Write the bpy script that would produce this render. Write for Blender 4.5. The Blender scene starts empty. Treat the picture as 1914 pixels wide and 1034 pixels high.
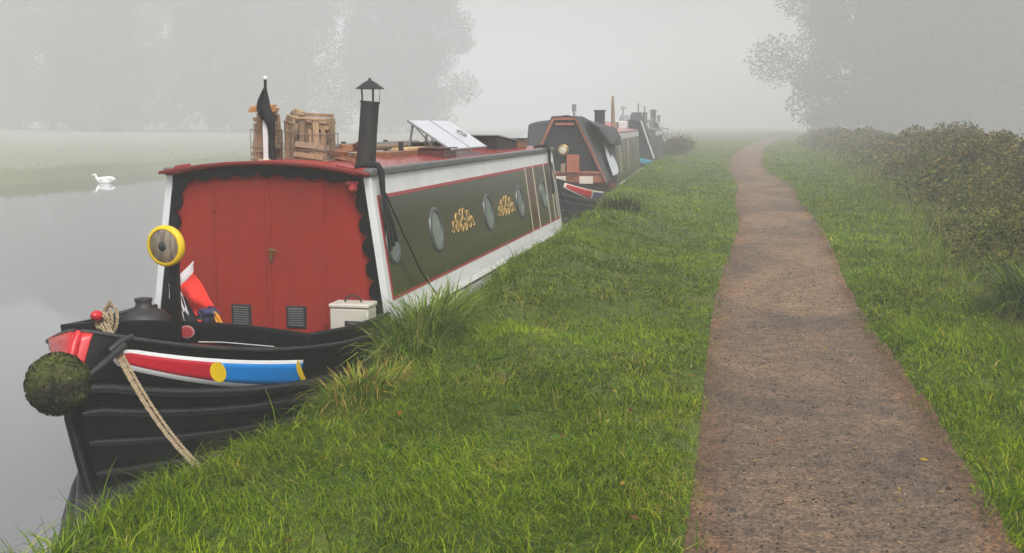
import bpy, math, random
import numpy as np
from mathutils import Vector, Matrix
R = math.radians
random.seed(7)
rng = np.random.default_rng(11)
S = bpy.context.scene
COL = S.collection

# ------------------------------------------------------------------ camera
F = 2200.0
PITCH = math.atan(285 / F)
YAW = math.atan(447 * math.cos(PITCH) / F)
EYE = 2.1
cam_d = bpy.data.cameras.new('camera')
cam = bpy.data.objects.new('camera', cam_d)
COL.objects.link(cam)
cam_d.sensor_width = 36.0
cam_d.lens = F / 1914 * 36
cam_d.clip_end = 2000
cam_d.clip_start = 0.05
cam.location = (0, 0, EYE)
cam.rotation_euler = (R(90) - PITCH, 0, YAW)
S.camera = cam

# ------------------------------------------------------------------ light
SUN_EL, SUN_AZ = 50, 150        # azimuth clockwise from +Y
w = bpy.data.worlds.new('World')
S.world = w
w.use_nodes = True
nt = w.node_tree
nt.nodes.clear()
out = nt.nodes.new('ShaderNodeOutputWorld')
bg = nt.nodes.new('ShaderNodeBackground')
hs = nt.nodes.new('ShaderNodeHueSaturation')
sky = nt.nodes.new('ShaderNodeTexSky')
sky.sky_type = 'NISHITA'
sky.sun_disc = False
sky.sun_elevation = R(SUN_EL)
sky.sun_rotation = R(SUN_AZ)
sky.air_density = 1.0
sky.dust_density = 6.0
hs.inputs['Saturation'].default_value = 0.10
nt.links.new(sky.outputs[0], hs.inputs['Color'])
nt.links.new(hs.outputs[0], bg.inputs[0])
bg.inputs[1].default_value = 0.12
nt.links.new(bg.outputs[0], out.inputs[0])

sd = bpy.data.lights.new('sun', 'SUN')
sd.energy = 1.5
sd.angle = R(30)
sd.color = (1, .985, .965)
sun = bpy.data.objects.new('sun', sd)
COL.objects.link(sun)
sun.rotation_euler = (R(90 - SUN_EL), 0, R(180 - SUN_AZ))

S.view_settings.view_transform = 'Standard'
S.view_settings.look = 'None'
S.view_settings.exposure = 0.42
S.view_settings.gamma = 1.0
S.render.engine = 'CYCLES'
S.cycles.volume_bounces = 3
S.cycles.max_bounces = 8
S.cycles.transparent_max_bounces = 12

# ------------------------------------------------------------------ helpers
def tag(o, label=None, cat=None, group=None, kind=None):
    if label: o['label'] = label
    if cat: o['category'] = cat
    if group: o['group'] = group
    if kind: o['kind'] = kind
    return o

def empty(name, loc, rz=0.0, parent=None, scale=None):
    o = bpy.data.objects.new(name, None)
    o.empty_display_size = .2
    COL.objects.link(o)
    o.location = loc
    o.rotation_euler = (0, 0, rz)
    if parent: o.parent = parent
    if scale: o.scale = (scale,) * 3
    return o

def link(o, parent=None):
    COL.objects.link(o)
    if parent: o.parent = parent
    return o

def node_mat(name):
    m = bpy.data.materials.new(name)
    m.use_nodes = True
    t = m.node_tree
    return m, t, t.nodes['Principled BSDF']

def noise(t, scale, detail=4, rough=.55, src='Object', dist=0.0, stretch=None):
    tc = t.nodes.new('ShaderNodeTexCoord')
    n = t.nodes.new('ShaderNodeTexNoise')
    n.inputs['Scale'].default_value = scale
    n.inputs['Detail'].default_value = detail
    n.inputs['Roughness'].default_value = rough
    n.inputs['Distortion'].default_value = dist
    if stretch:
        mp = t.nodes.new('ShaderNodeMapping')
        mp.inputs['Scale'].default_value = stretch
        t.links.new(tc.outputs[src], mp.inputs[0])
        t.links.new(mp.outputs[0], n.inputs['Vector'])
    else:
        t.links.new(tc.outputs[src], n.inputs['Vector'])
    return n

def ramp(t, src, stops, interp='LINEAR'):
    r = t.nodes.new('ShaderNodeValToRGB')
    r.color_ramp.interpolation = interp
    e = r.color_ramp.elements
    while len(e) < len(stops): e.new(.5)
    for i, (p, c) in enumerate(stops):
        e[i].position = p
        e[i].color = (*c, 1) if len(c) == 3 else c
    t.links.new(src, r.inputs[0])
    return r

def mix(t, fac, a, b, mode='MIX'):
    m = t.nodes.new('ShaderNodeMix')
    m.data_type = 'RGBA'
    m.blend_type = mode
    for i, v in ((0, fac), (6, a), (7, b)):
        if isinstance(v, (int, float)): m.inputs[i].default_value = v
        elif isinstance(v, tuple): m.inputs[i].default_value = (*v, 1)
        else: t.links.new(v, m.inputs[i])
    return m.outputs[2]

def bump(t, p, h, strength=.3, dist=.01):
    b = t.nodes.new('ShaderNodeBump')
    b.inputs['Strength'].default_value = strength
    b.inputs['Distance'].default_value = dist
    t.links.new(h, b.inputs['Height'])
    t.links.new(b.outputs[0], p.inputs['Normal'])

def paint(name, c, rough=.35, dirt=.25, scale=6, dcol=None, bs=.15, metal=0, stretch=(1, 1, .35), spec=.5):
    """painted, weathered surface: patches of dirt and water streaks, slightly uneven gloss"""
    m, t, p = node_mat(name)
    n = noise(t, scale, 6, .6, stretch=stretch)
    n2 = noise(t, scale * 7, 3, .6)
    dc = dcol or tuple(min(1, x * .55 + .035) for x in c)
    f = ramp(t, n.outputs['Fac'], [(.42, (0, 0, 0)), (.75, (1, 1, 1))])
    g = t.nodes.new('ShaderNodeMath'); g.operation = 'MULTIPLY'
    t.links.new(f.outputs[0], g.inputs[0]); g.inputs[1].default_value = dirt * 2
    t.links.new(mix(t, g.outputs[0], c, dc), p.inputs['Base Color'])
    rr = t.nodes.new('ShaderNodeMapRange')
    t.links.new(n2.outputs['Fac'], rr.inputs[0])
    rr.inputs[3].default_value = max(.03, rough - .12); rr.inputs[4].default_value = rough + .15
    t.links.new(rr.outputs[0], p.inputs['Roughness'])
    p.inputs['Metallic'].default_value = metal
    p.inputs['Specular IOR Level'].default_value = spec
    bump(t, p, n2.outputs['Fac'], bs, .004)
    return m

M = {}
M['black'] = paint('black_paint', (.0045, .0045, .0055), .34, .22, 5, (.016, .015, .014), .2, spec=.22)
M['strake'] = paint('black_strake_paint', (.010, .010, .011), .30, .3, 9, (.035, .034, .032), .2, spec=.7)
M['blackmatt'] = paint('matt_black_metal', (.02, .02, .021), .5, .3, 9, (.05, .045, .04), .25)
M['red'] = paint('cabin_red_paint', (.32, .026, .014), .55, .35, 3, (.22, .030, .022), .12, spec=.2)
M['roofred'] = paint('roof_red_paint', (.33, .040, .032), .24, .15, 4, (.24, .06, .05), .12, stretch=None)
M['pinred'] = paint('coach_line_red', (.38, .035, .04), .35, .2, 8)
M['crimson'] = paint('crimson_paint', (.50, .010, .028), .3, .12, 4, (.33, .01, .02), .1)
M['scarlet'] = paint('scarlet_paint', (.62, .016, .02), .28, .12, 4, None, .1)
M['blue'] = paint('bright_blue_paint', (.003, .21, .62), .3, .12, 4, (.01, .13, .40), .1)
M['yellow'] = paint('yellow_paint', (.86, .58, .012), .3, .12, 8, (.6, .40, .02), .1)
M['white'] = paint('white_paint', (.74, .74, .74), .4, .18, 3, (.50, .50, .47), .12)
M['whitedirty'] = paint('weathered_white_paint', (.62, .62, .60), .45, .35, 4, (.36, .36, .32), .15)
M['greyrail'] = paint('grey_handrail_paint', (.13, .13, .135), .4, .3, 6, (.20, .20, .19), .15)
M['green'] = paint('bottle_green_paint', (.044, .046, .020), .16, .30, 2.2, (.070, .064, .036), .06)
M['maroon'] = paint('maroon_paint', (.10, .030, .026), .2, .3, 3, None, .08)
M['gold'] = paint('gold_leaf_paint', (.60, .38, .12), .4, .3, 20, None, .1)
M['cream'] = paint('cream_paint', (.62, .56, .42), .45, .3, 8, None, .1)
M['chrome'] = paint('porthole_metal', (.13, .145, .145), .38, .35, 20, (.07, .08, .08), .1, metal=.5)
M['steel'] = paint('galvanised_metal', (.35, .36, .37), .4, .3, 20, None, .15, metal=.7)
M['brass'] = paint('aged_brass', (.30, .19, .07), .35, .3, 30, None, .1, metal=.8)
M['tarp'] = paint('charcoal_canvas', (.052, .052, .056), .75, .4, 5, (.09, .088, .086), .5)
M['cloth_black'] = paint('black_cloth', (.018, .018, .02), .85, .3, 14, None, .5, spec=.2)
M['cloth_red'] = paint('red_cloth', (.85, .045, .030), .7, .1, 10, None, .3, spec=.2)
M['cloth_white'] = paint('white_cloth', (.80, .74, .74), .7, .15, 10, (.62, .52, .54), .3, spec=.2)
M['cloth_orange'] = paint('orange_cloth', (.85, .36, .03), .7, .1, 10, None, .3, spec=.2)
M['cloth_blue'] = paint('dark_blue_cloth', (.05, .05, .12), .7, .1, 10, None, .3, spec=.2)
M['ivory'] = paint('ivory_plastic', (.62, .58, .50), .4, .2, 8, (.48, .44, .36), .1)
M['varnish'] = paint('varnished_wood', (.27, .11, .05), .4, .35, 8, (.15, .07, .035), .2)
M['orangewood'] = paint('orange_stained_wood', (.36, .10, .045), .5, .35, 8, None, .2)
M['skyblue'] = paint('pale_blue_cover', (.06, .36, .50), .5, .2, 6, None, .2)
M['pink'] = paint('faded_pink_paint', (.55, .27, .26), .5, .3, 5, None, .2)
M['pale'] = paint('pale_grey_canvas', (.34, .35, .35), .7, .4, 4, None, .3)
M['weedgreen'] = paint('side_paint_olive', (.065, .060, .038), .3, .4, 3, (.12, .10, .065), .2)
M['glassdark'] = paint('dark_window_glass', (.03, .034, .036), .06, .2, 4, None, .02)
M['portglass'] = paint('porthole_glass', (.17, .21, .18), .08, .3, 5, (.30, .33, .30), .02)
M['clearpanel'] = paint('milky_plastic_window', (.78, .80, .88), .25, .2, 5, None, .2)
M['solar'] = paint('solar_glass', (.66, .67, .72), .12, .15, 5, (.55, .56, .60), .02)  # white of the reflected sky put into the base colour
M['swan'] = paint('white_feathers', (.92, .92, .90), .6, .1, 20, (.8, .78, .74), .3)
M['beak'] = paint('orange_beak', (.65, .20, .03), .4, .1, 10)

def wood_mat(name, a, b, sc=18):
    m, t, p = node_mat(name)
    n = noise(t, sc, 5, .65, stretch=(1, 1, .12), dist=.6)
    oi = t.nodes.new('ShaderNodeObjectInfo')
    r = ramp(t, n.outputs['Fac'], [(.3, a), (.7, b)])
    at = t.nodes.new('ShaderNodeAttribute'); at.attribute_name = 'tint'
    t.links.new(mix(t, 1.0, r.outputs[0], at.outputs['Color'], 'MULTIPLY'), p.inputs['Base Color'])
    p.inputs['Roughness'].default_value = .75
    bump(t, p, n.outputs['Fac'], .4, .004)
    return m
M['kindling'] = wood_mat('split_kindling_wood', (.25, .165, .105), (.42, .31, .21))
M['plank'] = paint('weathered_plank', (.28, .20, .13), .7, .4, 8, (.16, .12, .09), .4)
M['creamwood'] = paint('pale_pine', (.62, .46, .22), .6, .2, 8, None, .2)

def leafmat(name, rough=.45, spec=.4, trans=.25):
    m, t, p = node_mat(name)
    at = t.nodes.new('ShaderNodeAttribute'); at.attribute_name = 'tint'
    t.links.new(at.outputs['Color'], p.inputs['Base Color'])
    p.inputs['Roughness'].default_value = rough
    p.inputs['Specular IOR Level'].default_value = spec
    tr = t.nodes.new('ShaderNodeBsdfTranslucent')
    t.links.new(at.outputs['Color'], tr.inputs[0])
    ms = t.nodes.new('ShaderNodeMixShader')
    ms.inputs[0].default_value = trans
    o = t.nodes['Material Output']
    t.links.new(p.outputs[0], ms.inputs[1]); t.links.new(tr.outputs[0], ms.inputs[2])
    t.links.new(ms.outputs[0], o.inputs[0])
    return m
M['grass'] = leafmat('grass_blades', .55, .12, .3)
M['leaf'] = leafmat('leaves', .6, .15, .25)
M['fibre'] = leafmat('coir_fibre', .8, .15, 0)

class MB:
    def __init__(s): s.v = []; s.f = []; s.m = []; s.cur = 0; s.c = []; s.col = (1, 1, 1)
    def add(s, vs, fs):
        b = len(s.v)
        s.v += [tuple(x) for x in vs]
        for f in fs:
            s.f.append(tuple(b + i for i in f)); s.m.append(s.cur); s.c.append(s.col)
    def box(s, c, d, rot=None, taper=1.0):
        x, y, z = (k / 2 for k in d)
        vs = [Vector(p) for p in ((-x, -y, -z), (x, -y, -z), (x, y, -z), (-x, y, -z),
              (-x * taper, -y * taper, z), (x * taper, -y * taper, z), (x * taper, y * taper, z), (-x * taper, y * taper, z))]
        if rot is not None:
            q = rot if isinstance(rot, Matrix) else (Matrix.Rotation(rot[2], 3, 'Z') @ Matrix.Rotation(rot[1], 3, 'Y') @ Matrix.Rotation(rot[0], 3, 'X'))
            vs = [q @ v for v in vs]
        vs = [v + Vector(c) for v in vs]
        s.add(vs, [(0, 3, 2, 1), (4, 5, 6, 7), (0, 1, 5, 4), (1, 2, 6, 5), (2, 3, 7, 6), (3, 0, 4, 7)])
        return s
    def bar(s, a, b, wd, th, up=(0, 0, 1)):
        a = Vector(a); b = Vector(b); d = (b - a); L = d.length; d.normalize()
        u = Vector(up); r = d.cross(u)
        if r.length < 1e-4: r = d.cross(Vector((1, 0, 0)))
        r.normalize(); u = r.cross(d).normalized()
        q = Matrix((r, d, u)).transposed()
        return s.box((a + b) / 2, (wd, L, th), q)
    def tube(s, pts, rad, n=10, cap=True, closed=False):
        pts = [Vector(p) for p in pts]
        if not isinstance(rad, (list, tuple)): rad = [rad] * len(pts)
        b = len(s.v); N = len(pts); ref = None; vs = []
        for i, p in enumerate(pts):
            if closed: d = pts[(i + 1) % N] - pts[i - 1]
            else: d = pts[min(i + 1, N - 1)] - pts[max(i - 1, 0)]
            d.normalize()
            if ref is None:
                ref = d.orthogonal().normalized()
            ref = (ref - d * ref.dot(d))
            if ref.length < 1e-5: ref = d.orthogonal()
            ref.normalize(); bi = d.cross(ref)
            for k in range(n):
                a = 2 * math.pi * k / n
                vs.append(p + (ref * math.cos(a) + bi * math.sin(a)) * rad[i])
        fs = []
        for i in range(N if closed else N - 1):
            for k in range(n):
                j = (i + 1) % N
                fs.append((i * n + k, i * n + (k + 1) % n, j * n + (k + 1) % n, j * n + k))
        if cap and not closed:
            fs.append(tuple(range(n))[::-1]); fs.append(tuple((N - 1) * n + k for k in range(n)))
        s.add(vs, fs); return s
    def lathe(s, prof, c=(0, 0, 0), n=24, q=None):
        vs = []; c = Vector(c)
        for r, z in prof:
            for k in range(n):
                a = 2 * math.pi * k / n
                v = Vector((r * math.cos(a), r * math.sin(a), z))
                if q: v = q @ v
                vs.append(v + c)
        fs = []
        for i in range(len(prof) - 1):
            for k in range(n):
                fs.append((i * n + k, i * n + (k + 1) % n, (i + 1) * n + (k + 1) % n, (i + 1) * n + k))
        if prof[0][0] > 1e-4: fs.append(tuple(range(n))[::-1])
        if prof[-1][0] > 1e-4: fs.append(tuple((len(prof) - 1) * n + k for k in range(n)))
        s.add(vs, fs); return s
    def grid(s, P, flip=False, thick=0):
        """P: 2D list of points"""
        nu, nv = len(P), len(P[0])
        vs = [p for row in P for p in row]
        fs = []
        for i in range(nu - 1):
            for j in range(nv - 1):
                f = (i * nv + j, (i + 1) * nv + j, (i + 1) * nv + j + 1, i * nv + j + 1)
                fs.append(f[::-1] if flip else f)
        s.add(vs, fs); return s
    def prism(s, poly, d):
        """poly: planar 3D outline, extruded by d"""
        n = len(poly); d = Vector(d)
        a = [Vector(p) for p in poly]; b = [p + d for p in a]
        s.add(a + b, [tuple(range(n))[::-1], tuple(range(n, 2 * n))] + [(i, (i + 1) % n, n + (i + 1) % n, n + i) for i in range(n)])
        return s
    def build(s, name, mats, parent=None, smooth=35, bevel=0, tint=False, solid=0):
        me = bpy.data.meshes.new(name)
        me.from_pydata(s.v, [], s.f)
        for m in (mats if isinstance(mats, (list, tuple)) else [mats]): me.materials.append(M[m] if isinstance(m, str) else m)
        if max(s.m, default=0) > 0:
            me.polygons.foreach_set('material_index', s.m)
        if tint:
            ca = me.color_attributes.new('tint', 'FLOAT_COLOR', 'CORNER')
            arr = []
            for f, c in zip(s.f, s.c): arr += [c[0], c[1], c[2], 1.0] * len(f)
            ca.data.foreach_set('color', arr)
        me.validate(); me.update()
        if smooth:
            me.polygons.foreach_set('use_smooth', [True] * len(me.polygons))
            me.set_sharp_from_angle(angle=R(smooth))
        o = bpy.data.objects.new(name, me)
        link(o, parent)
        if solid:
            md = o.modifiers.new('solid', 'SOLIDIFY'); md.thickness = solid; md.offset = 0
        if bevel:
            md = o.modifiers.new('bevel', 'BEVEL'); md.width = bevel; md.segments = 2; md.limit_method = 'ANGLE'; md.angle_limit = R(40)
        return o

def big_mesh(name, V, Fq, tint, mat, parent=None, smooth=False):
    """V (n,3); Fq (m,4) quads; tint (m,3) per face"""
    me = bpy.data.meshes.new(name)
    nf = len(Fq)
    me.vertices.add(len(V)); me.vertices.foreach_set('co', np.asarray(V, np.float32).ravel())
    me.loops.add(nf * 4); me.loops.foreach_set('vertex_index', np.asarray(Fq, np.int32).ravel())
    me.polygons.add(nf)
    me.polygons.foreach_set('loop_start', np.arange(0, nf * 4, 4, dtype=np.int32))
    try: me.polygons.foreach_set('loop_total', np.full(nf, 4, dtype=np.int32))
    except Exception: pass
    me.update(calc_edges=True)
    if tint is not None:
        at = me.attributes.new('tint', 'FLOAT_COLOR', 'FACE')
        c = np.ones((nf, 4), np.float32); c[:, :3] = tint
        at.data.foreach_set('color', c.ravel())
    if smooth: me.polygons.foreach_set('use_smooth', np.ones(nf, bool))
    me.materials.append(mat)
    o = bpy.data.objects.new(name, me)
    link(o, parent)
    return o

def vnoise(x, y, seed=0):
    """smooth value noise, period-free, 0..1"""
    x = np.asarray(x, float); y = np.asarray(y, float)
    xi = np.floor(x).astype(np.int64); yi = np.floor(y).astype(np.int64)
    fx = x - xi; fy = y - yi
    fx = fx * fx * (3 - 2 * fx); fy = fy * fy * (3 - 2 * fy)
    def h(a, b):
        n = (a * 374761393 + b * 668265263 + seed * 1442695) & 0xffffffff
        n = ((n ^ (n >> 13)) * 1274126177) & 0xffffffff
        return ((n ^ (n >> 16)) & 0xffff) / 65535.0
    return (h(xi, yi) * (1 - fx) + h(xi + 1, yi) * fx) * (1 - fy) + (h(xi, yi + 1) * (1 - fx) + h(xi + 1, yi + 1) * fx) * fy

def smooth(a, b, x):
    t = np.clip((x - a) / (b - a), 0, 1)
    return t * t * (3 - 2 * t)

# ------------------------------------------------------------------ terrain
EY = [-60, 3.6, 4.6, 5.6, 16, 20, 27, 45, 66, 84, 120, 170, 230, 330]
EX = [-2.76, -2.74, -2.64, -2.5, -2.5, -2.6, -3.05, -3.8, -4.55, -5.5, -9, -16, -26, -46]
def edge(y): return np.interp(y, EY, EX) + .05 * np.sin(y * 1.9) + .03 * np.sin(y * 5.3)
def fedge(y): return np.interp(y, [-60, 60, 110, 170, 330], [-25, -25.5, -28, -34, -62]) + .25 * np.sin(y * .5) + .1 * np.sin(y * 1.7)
PYc = [-60, 0, 21, 30, 47, 65, 84, 107, 125, 160, 230, 330]
PXc = [.3, .36, .44, .40, -.20, -.12, .30, 1.25, 2.1, 4.0, 12, 25]
PWc = [1.18, 1.18, 1.2, 1.3, 1.26, 1.4, 1.5, 1.6, 1.6, 1.6, 1.6, 1.6]
def pathc(y): return np.interp(y, PYc, PXc) + .05 * np.sin(y * .42)
def pathw(y): return np.interp(y, PYc, PWc) * .5
def pathd(x, y):
    """signed distance to the path edge, negative inside"""
    wob = .10 * (vnoise(x * 0 + y * 2.3, np.sign(x - pathc(y)) * 7, 3) - .5) + .05 * (vnoise(y * 7.0, np.sign(x - pathc(y)) * 9, 4) - .5)
    return np.abs(x - pathc(y)) - pathw(y) + wob
HYf = [-60, 5, 9, 10.7, 14, 21, 30, 50, 75, 110, 330]
HXf = [3.2, 2.7, 2.45, 2.35, 2.45, 2.9, 3.3, 3.6, 3.4, 4.0, 55]
def hfront(y): return np.interp(y, HYf, HXf) + .35 * (vnoise(y * .7, y * 0, 8) - .5) + .25 * (vnoise(y * 2.1, y * 0, 9) - .5)
def zg(x, y):
    x = np.asarray(x, float); y = np.asarray(y, float)
    z = .5 + .07 * (vnoise(x * 1.3, y * 1.1, 1) - .5) + .07 * (vnoise(x * 3.7, y * 3.3, 2) - .5)
    d = x - edge(y)
    z = z - .10 * (1 - smooth(0, .30, d)) + np.interp(y, [6, 10, 12.5, 22, 45, 70], [0, .08, .22, .22, .15, 0]) * (1 - smooth(.45, 1.5, d))
    pd = pathd(x, y)
    flat = 1 - smooth(-.05, .12, pd)
    zp = .455 + .02 * (vnoise(x * 1.1, y * .9, 5) - .5) + .012 * np.clip((pathw(y) - np.abs(x - pathc(y))), 0, .4)
    z = z * (1 - flat) + zp * flat
    z = z + .12 * smooth(1.8, 3.2, x) * (x > 0)
    # bank down to the bed on this side
    z = np.where(d < 0, .40 + np.interp(y, [6, 10, 12.5, 22, 45, 70], [0, .08, .22, .22, .15, 0]) + (d * 6.0), z)
    z = np.maximum(z, -1.2)
    fd = fedge(y) - x       # >0 on far side
    zf = .5 + .15 * (vnoise(x * .3, y * .3, 6) - .5) + .9 * smooth(10, 110, fd)
    zf = np.where(fd < .0, .5 + fd * 3.2, zf)
    return np.maximum(z, zf)

xs = np.unique(np.concatenate([np.linspace(-330, -190, 6), np.linspace(-190, -60, 14), np.linspace(-60, -22, 39), np.linspace(-22, -6, 12),
      np.linspace(-6, -3, 20), np.linspace(-3, 3.6, 120), np.linspace(3.6, 10, 20), np.linspace(10, 140, 20), np.linspace(140, 280, 6)]).round(4))
ys = np.unique(np.concatenate([np.linspace(-55, 2, 16), np.linspace(2, 14, 180), np.linspace(14, 40, 160), np.linspace(40, 110, 140), np.linspace(110, 325, 80), np.linspace(325, 610, 30)]).round(4))
gx, gy = np.meshgrid(xs, ys)
# bend the grid columns with the canal edge so the bank stays crisp
bend = (edge(gy) + 2.5) * np.exp(-np.clip(np.abs(gx + 2.5) - 1.5, 0, 99) / 9)
bend = np.where(gx < -20, (fedge(gy) + 25) * np.clip(1 - (-22 - gx) / 60, 0, 1) * (gx < -22), bend)
gX = gx + bend
V = np.stack([gX, gy, zg(gX, gy)], -1).reshape(-1, 3)
ny, nx = gx.shape
idx = np.arange(ny * nx).reshape(ny, nx)
Fq = np.stack([idx[:-1, :-1], idx[:-1, 1:], idx[1:, 1:], idx[1:, :-1]], -1).reshape(-1, 4)
m, t, p = node_mat('soil_and_turf')
n1 = noise(t, .9, 5, .6, 'Object'); n2 = noise(t, 14, 4, .7, 'Object')
c1 = ramp(t, n1.outputs['Fac'], [(.3, (.050, .085, .006)), (.55, (.085, .130, .010)), (.75, (.120, .120, .018))])
c2 = ramp(t, n2.outputs['Fac'], [(.35, (.5, .45, .4)), (.65, (1.2, 1.2, 1.1))])
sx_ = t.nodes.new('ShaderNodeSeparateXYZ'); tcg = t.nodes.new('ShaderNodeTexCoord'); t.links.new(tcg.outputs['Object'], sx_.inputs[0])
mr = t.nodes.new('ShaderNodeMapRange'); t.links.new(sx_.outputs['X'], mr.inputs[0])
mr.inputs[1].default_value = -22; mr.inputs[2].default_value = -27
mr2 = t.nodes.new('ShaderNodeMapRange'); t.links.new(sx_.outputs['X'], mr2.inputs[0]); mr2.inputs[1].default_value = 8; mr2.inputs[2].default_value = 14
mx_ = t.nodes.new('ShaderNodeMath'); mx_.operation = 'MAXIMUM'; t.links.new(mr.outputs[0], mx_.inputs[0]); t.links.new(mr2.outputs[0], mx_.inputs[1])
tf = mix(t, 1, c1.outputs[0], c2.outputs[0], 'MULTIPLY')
t.links.new(mix(t, mx_.outputs[0], tf, (.27, .285, .20)), p.inputs['Base Color'])  # fog paleness painted into the turf past the far bank and behind the brambles
p.inputs['Roughness'].default_value = .9
bump(t, p, n2.outputs['Fac'], .8, .03)
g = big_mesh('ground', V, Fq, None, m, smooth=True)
tag(g, 'grassy ground of the canal banks and the meadow beyond', 'ground', kind='structure')

# towpath surface: sheet following the terrain, 4 mm and more above it
py = np.unique(np.concatenate([np.linspace(1.5, 14, 260), np.linspace(14, 40, 200), np.linspace(40, 170, 200)]).round(4))
pu = np.linspace(-1, 1, 41)
PX = pathc(py)[:, None] + pu[None, :] * (pathw(py)[:, None] + .07)
PY = np.repeat(py[:, None], len(pu), 1)
PZ = zg(PX, PY) + .010 - .035 * (np.abs(pu)[None, :] > .985)
V = np.stack([PX, PY, PZ], -1).reshape(-1, 3)
idx = np.arange(len(py) * len(pu)).reshape(len(py), len(pu))
Fq = np.stack([idx[:-1, :-1], idx[:-1, 1:], idx[1:, 1:], idx[1:, :-1]], -1).reshape(-1, 4)
m, t, p = node_mat('packed_gravel')
big = noise(t, .62, 6, .68, stretch=(1.1, .62, 1), dist=.9)
med = noise(t, 9, 5, .7)
fin = noise(t, 52, 3, .75)
vor = t.nodes.new('ShaderNodeTexVoronoi'); vor.inputs['Scale'].default_value = 62
tc = t.nodes.new('ShaderNodeTexCoord'); t.links.new(tc.outputs['Object'], vor.inputs['Vector'])
gr_ = noise(t, 30, 4, .75)
am = t.nodes.new('ShaderNodeMath'); am.operation = 'MULTIPLY_ADD'; am.inputs[1].default_value = .42
t.links.new(gr_.outputs['Fac'], am.inputs[0]); 
sm = t.nodes.new('ShaderNodeMath'); sm.operation = 'SUBTRACT'; sm.inputs[1].default_value = .21
t.links.new(big.outputs['Fac'], sm.inputs[0]); t.links.new(sm.outputs[0], am.inputs[2])
base = ramp(t, am.outputs[0], [(.35, (.125, .092, .068)), (.48, (.188, .128, .083)), (.61, (.30, .195, .113))])
medr = ramp(t, med.outputs['Fac'], [(.32, (.62, .60, .60)), (.62, (1.12, 1.1, 1.08))])
c = mix(t, 1, base.outputs[0], medr.outputs[0], 'MULTIPLY')
finr = ramp(t, fin.outputs['Fac'], [(.30, (.28, .28, .30)), (.50, (1, 1, 1)), (.70, (1.6, 1.55, 1.5))])
c = mix(t, 1, c, finr.outputs[0], 'MULTIPLY')
stone = ramp(t, vor.outputs['Color'], [(.0, (.55, .52, .52)), (.5, (1, 1, 1)), (1, (1.35, 1.3, 1.28))])
c = mix(t, .8, c, stone.outputs[0], 'MULTIPLY')
atp = t.nodes.new('ShaderNodeAttribute'); atp.attribute_name = 'tint'
c = mix(t, 1.0, c, atp.outputs['Color'], 'MULTIPLY')
t.links.new(c, p.inputs['Base Color'])
p.inputs['Roughness'].default_value = .8
ad = t.nodes.new('ShaderNodeMath'); ad.operation = 'SUBTRACT'
t.links.new(fin.outputs['Fac'], ad.inputs[0]); t.links.new(vor.outputs['Distance'], ad.inputs[1])
bump(t, p, ad.outputs[0], .9, .012)
ue = np.abs((pu[:-1] + pu[1:]) / 2)[None, :]
yy_ = ((py[:-1] + py[1:]) / 2)[:, None]
ef = np.clip(smooth(.62, .97, ue + .30 * (vnoise(yy_ * 1.6 + 0 * ue, ue * 3, 77) - .5)), 0, 1)[..., None]
mud = (np.array([1., 1., 1.]) * (1 - ef) + np.array([.86, .72, .60]) * ef).reshape(-1, 3)
pth = big_mesh('path', V, Fq, mud, m, smooth=True)
tag(pth, 'brown gravel towpath running between two grass verges', 'path', kind='structure')

# loose stones and grit on the path
N = 9000
sy = 3.6 + 16 * rng.random(N) ** 1.5
sx = pathc(sy) + (rng.random(N) * 2 - 1) * pathw(sy) * 1.02
r_ = .003 + .006 * rng.random(N) ** 2.5
r_ = np.where(rng.random(N) < .01, r_ * 2.0, r_)
oc = np.array([(1, 0, 0), (0, 1, 0), (-1, 0, 0), (0, -1, 0), (0, 0, .8), (0, 0, -.5)])
ang = rng.random(N) * 6.28
ca, sa = np.cos(ang), np.sin(ang)
P = oc[None] * r_[:, None, None] * (0.7 + .6 * rng.random((N, 6, 1)))
P = np.stack([P[..., 0] * ca[:, None] - P[..., 1] * sa[:, None], P[..., 0] * sa[:, None] + P[..., 1] * ca[:, None], P[..., 2]], -1)
P += np.stack([sx, sy, zg(sx, sy) + .011], -1)[:, None]
q = np.array([(0, 1, 4, 4), (1, 2, 4, 4), (2, 3, 4, 4), (3, 0, 4, 4)])
me = bpy.data.meshes.new('gravel')
tri = (np.arange(N)[:, None, None] * 6 + q[None, :, :3]).reshape(-1, 3)
me.vertices.add(N * 6); me.vertices.foreach_set('co', P.astype(np.float32).ravel())
me.loops.add(len(tri) * 3); me.loops.foreach_set('vertex_index', tri.astype(np.int32).ravel())
me.polygons.add(len(tri)); me.polygons.foreach_set('loop_start', np.arange(0, len(tri) * 3, 3, dtype=np.int32))
me.update(calc_edges=True)
at = me.attributes.new('tint', 'FLOAT_COLOR', 'FACE')
base_c = np.array([(.07, .062, .058), (.16, .12, .10), (.035, .03, .028), (.30, .27, .24)])[rng.choice(4, N, p=[.35, .25, .37, .03])]
cc = np.ones((len(tri), 4), np.float32); cc[:, :3] = np.repeat(base_c, 4, 0)
at.data.foreach_set('color', cc.ravel())
me.materials.append(M['fibre'])
tag(link(bpy.data.objects.new('gravel', me)), 'loose dark grit scattered over the towpath', 'gravel', kind='stuff')

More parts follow.
